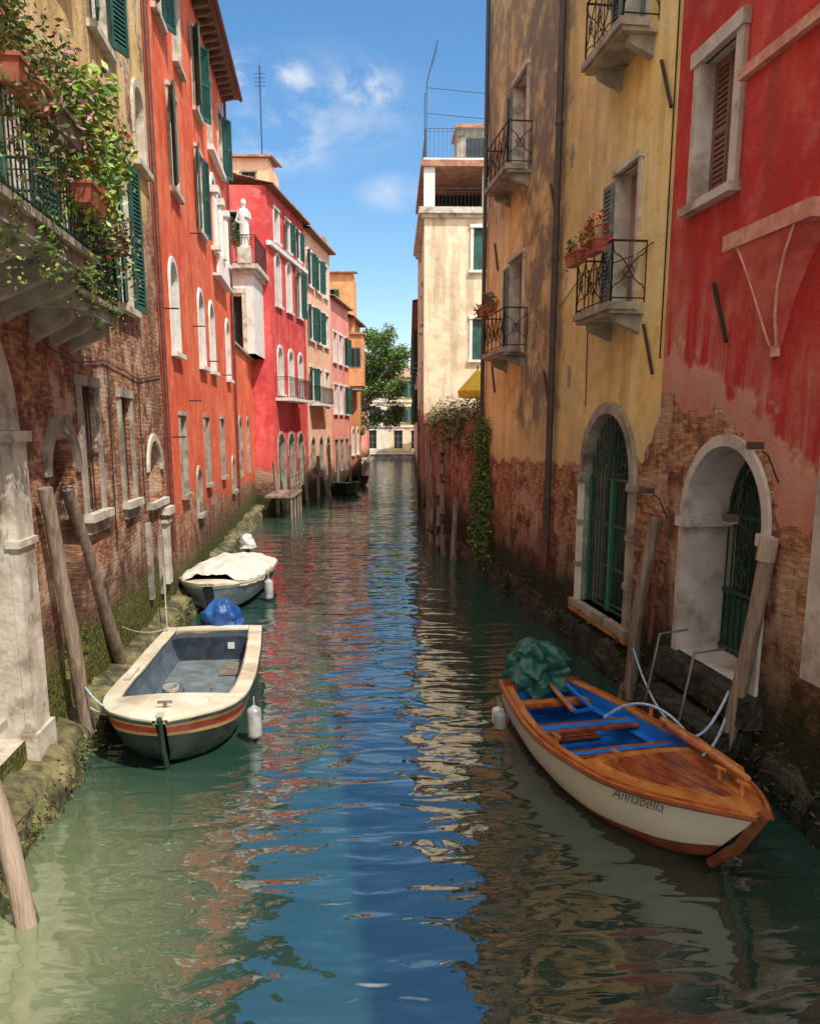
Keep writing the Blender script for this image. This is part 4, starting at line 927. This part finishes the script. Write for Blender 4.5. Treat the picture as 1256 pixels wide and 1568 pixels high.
b=Boat("dark_rowing_boat",(-2.6,64),(-2.3,60)); b.hull(sm([(0,.6),(.5,.75),(.8,.6),(1,.05)]),sm([(0,.6),(1,.8)]),sm([(0,-.1),(1,0)]),.4,[(.2,HULLD),(2,HULLD)],.1,HULLD,HULLD,.2,.05,.8); b.G.finish()
b=Boat("wooden_boat",(2.06,11.55),(3.24,6.6)); L=b.L
b.hull(sm([(0,.50),(.12,.64),(.3,.80),(.5,.86),(.68,.78),(.84,.52),(.94,.25),(1,.04)]),sm([(0,.60),(.4,.56),(.75,.66),(1,.86)]),sm([(0,-.1),(.6,-.15),(.9,-.02),(1,.12)]),.7,
   [(.12,VARN),(.72,HULLC),(2,KEELB)],.13,BLUE,VARNL,.16,.05,.60)
b.deck(.60,.985,VARNL,.014,.05,inset=.03,n=18); b.deck(.63,.90,VARN,.022,.055,inset=.13,n=14,seams=7); b.deck(0,.06,VARN,.014,.02)
b.strip(.035,.022,-.02,KEELB); b.strip(-.02,.014,.018,VARN,t1=.97)
for x0,x1,z in ((.55,.85,.44),(1.55,1.85,.45),(2.45,2.7,.46)):
    h=b.hb((x0+x1)/2/L)-.14; b.box(x0,x1,-h,h,z,z+.035,VARN,'thwarts'); b.box(x0+.08,x1-.08,-h,h,z+.037,z+.045,BLUE if x0>1 else VARNL,'thwarts')
for sg in (1,-1):
    m=b.G.g('side_benches')
    for i in range(14):
        t0,t1=.06+.54*i/14,.06+.54*(i+1)/14
        a0,a1=b.hb(t0)-.13,b.hb(t1)-.13
        m.face([b.P(t0*L,a0*sg,.4),b.P(t1*L,a1*sg,.4),b.P(t1*L,(a1-.14)*sg,.4),b.P(t0*L,(a0-.14)*sg,.4)],BLUE)
for k in range(9): b.box(.4+k*.3,.4+k*.3+.05,-.6,.6,.165,.185,BLUE,'ribs')
for k in range(5): b.box(1.0+k*.1,1.0+k*.1+.07,-.35,.35,.19,.205,VARN,'floor_boards'); b.box(1.95+k*.09,1.95+k*.09+.06,-.4,.4,.19,.205,VARN,'floor_boards')
mo=b.G.g('oars'); tube(mo,[b.P(2.2,.78,.66),b.P(3.3,.62,.76),b.P(4.2,.40,.88)],.045,VARNL,9); tube(mo,[b.P(2.5,.70,.68),b.P(3.6,.52,.80)],.055,VARNL,9)
tube(mo,[b.P(3.75,.42,.86),b.P(4.55,.22,.96)],.05,VARNL,9,.035)
tube(mo,[b.P(.3,.1,.62),b.P(1.3,.0,.55)],.03,VARNL,7)
tube(b.G.g('blue_frame'),[b.P(.5,.3,.62),b.P(1.2,.35,.5),b.P(1.2,.1,.48),b.P(.5,.1,.6)],.03,BLUE,7)
for x,y in ((4.1,.25),(3.3,-.45),(4.62,.12),(1.9,.8),(2.6,-.82)): 
    z=b.sh(x/L); tube(b.G.g('cleats'),[b.P(x,y,z),b.P(x,y,z+.17)],.026,VARNL,8); tube(b.G.g('cleats'),[b.P(x-.08,y,z+.16),b.P(x+.08,y,z+.18)],.02,VARNL,8)
tube(b.G.g('stem'),[b.P(L+.02,0,.90),b.P(L-.3,0,.42),b.P(L-.68,0,.06)],.055,KEELB,8)
lump(b.G.g('green_tarpaulin'),b.P(.05,.02,.80),.42,.38,.38,TARPG,.22,7,4,60,34)
b.G.finish(('hull','gunwale','deck','green_tarpaulin','oars'))
for x in (.45,.65): fender(b.P(x,-(b.hb(x/L)+.11),.12),.085,.24,FEND if x>.5 else WHITE)
rope(b.P(2.4,.75,.7),(3.72,12.3,.9),.15,ROPEB,.016); rope(b.P(3.0,.7,.75),(4.02,9.35,1.1),.12,ROPEB,.016); rope(b.P(1.8,.2,.6),b.P(2.6,.82,.68),-.25,ROPEB,.018); rope(b.P(3.6,.4,.8),(4.02,9.35,.8),.1,ROPEB,.016)
cu=bpy.data.curves.new("boat_name",'FONT'); cu.body="Annabella"; cu.size=.165; cu.shear=.5; cu.extrude=.001; cu.offset=-.002
to=bpy.data.objects.new("boat_name",cu); COL.objects.link(to); cu.materials.append(BLK)
xa,xb=3.7,4.33
p0=b.P(xa,-(b.hb(xa/L)*.985),.57); p1=b.P(xb,-(b.hb(xb/L)*.985),.66)
xd=(p1-p0).normalized(); nn=xd.cross(Vector((0,0,1))).normalized()
if nn.dot(-b.y)<0: nn=-nn
zd=xd.cross(nn)*-1
if zd.z<0: zd=-zd
M=Matrix((xd,zd,xd.cross(zd))).transposed().to_4x4(); M.translation=p0+nn*.035-zd*.06; to.matrix_world=M; to.parent=b.G.root
# ------------------------------------------------------------------ water
m,N,bs=newmat("canal_water")
P=pos(N); sp=N.n("ShaderNodeSeparateXYZ"); N.put(sp.inputs[0],P)
big=N.noise(P,.35,2)
shal=N.math('MULTIPLY',N.mr(N.math('ADD',sp.outputs[0],N.mr(big,0,1,-.8,.8,False)),-3.4,-1.0,1,0),N.mr(sp.outputs[1],10.5,5.5))
colw=N.mix(N.mr(big,.35,.65),(.014,.048,.038,1),(.022,.062,.044,1))
colw=N.mix(N.math('MULTIPLY',shal,.85),colw,(.24,.29,.14,1))
N.put(bs.inputs['Base Color'],colw); bs.inputs['Roughness'].default_value=.008; bs.inputs['IOR'].default_value=3.1
w1=N.noise(N.vmul(P,(.7,1.8,1)),1.5,1.2,.45,.6); w2=N.noise(N.vmul(P,(1.0,2.2,1)),4.2,1.5,.5,.4); w3=N.noise(N.vmul(P,(.8,1.3,1)),.4,1)
hh=N.math('ADD',N.math('MULTIPLY',w1,.9),N.math('ADD',N.math('MULTIPLY',w2,.10),N.math('MULTIPLY',w3,1.2)))
bp=N.n("ShaderNodeBump"); bp.inputs['Strength'].default_value=1; bp.inputs['Distance'].default_value=.055; N.put(bp.inputs['Height'],hh); N.put(bs.inputs['Normal'],bp.outputs[0])
mb=MB(); mb.face([(-400,-100,0),(400,-100,0),(400,900,0),(-400,900,0)],m); mb.build("water")
# ------------------------------------------------------------------ sky, sun
w=bpy.data.worlds.new("World"); SC.world=w; w.use_nodes=True; N=NT(w.node_tree); bg=w.node_tree.nodes["Background"]
S=Vector((.37,-.42,.83)).normalized()
sk=N.n("ShaderNodeTexSky",sky_type='NISHITA'); sk.sun_disc=False; sk.sun_elevation=math.asin(S.z); sk.sun_rotation=math.atan2(S.x,S.y)
sk.air_density=1.2; sk.dust_density=.3; sk.ozone_density=3.0; sk.altitude=0
tc=N.n("ShaderNodeTexCoord"); D=tc.outputs['Generated']
cn=N.noise(N.vmul(D,(1,1,2.0)),11,6,.62,.4)
tot=None
for c,r,amp in (((-.154,.924,.351),.06,1.0),((-.101,.929,.353),.045,.85),((-.026,.933,.346),.055,1.0),((-.111,.945,.305),.10,.6),((0,.967,.2535),.05,.5),((-.06,.94,.33),.13,.35)):
    sb=N.n("ShaderNodeVectorMath",operation='SUBTRACT'); N.put(sb.inputs[0],D); sb.inputs[1].default_value=c
    sb2=N.vmul(sb.outputs[0],(1,1,1.9)); ln=N.n("ShaderNodeVectorMath",operation='LENGTH'); N.put(ln.inputs[0],sb2)
    k=N.mr(ln.outputs['Value'],0,r,amp,0); tot=k if tot is None else N.math('MAXIMUM',tot,k)
cf=N.math('MULTIPLY',tot,N.mr(cn,.36,.62),clamp=True)
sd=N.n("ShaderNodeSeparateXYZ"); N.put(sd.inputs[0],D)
hi=N.math('MAXIMUM',N.mr(sd.outputs[2],.78,.90),N.mr(sd.outputs[1],.15,-.25))  # unseen bright cloud cover overhead and behind camera, added to lift ambient light
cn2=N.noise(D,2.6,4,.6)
cf_fill=N.math('MULTIPLY',hi,N.mr(cn2,.32,.55,.25,1))
sat=N.n("ShaderNodeHueSaturation"); sat.inputs['Saturation'].default_value=1.25; sat.inputs['Value'].default_value=1.15; N.put(sat.inputs['Color'],sk.outputs[0])
skc=N.mix(cf,sat.outputs[0],(6.3,6.5,6.8,1)); skc=N.mix(cf_fill,skc,(10.8,10.7,10.5,1))
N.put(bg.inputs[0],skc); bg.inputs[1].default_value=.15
sl=bpy.data.lights.new("sun",'SUN'); sl.energy=5.0; sl.angle=math.radians(.5); sl.color=(1,.94,.84)
so=bpy.data.objects.new("sun",sl); COL.objects.link(so); so.rotation_euler=S.to_track_quat('Z','Y').to_euler()
# ------------------------------------------------------------------ camera
cam=bpy.data.cameras.new("camera"); co=bpy.data.objects.new("camera",cam); COL.objects.link(co); SC.camera=co
cam.sensor_fit='VERTICAL'; cam.sensor_height=36; cam.lens=1258/1568*36; cam.shift_y=.074; cam.clip_end=2000; cam.clip_start=.05
p=math.radians(11); yaw=.0218
co.location=(0,0,4.2); co.rotation_euler=(pi/2-p,0,-yaw)
SC.view_settings.view_transform='Standard'; SC.view_settings.look='None'; SC.view_settings.exposure=0
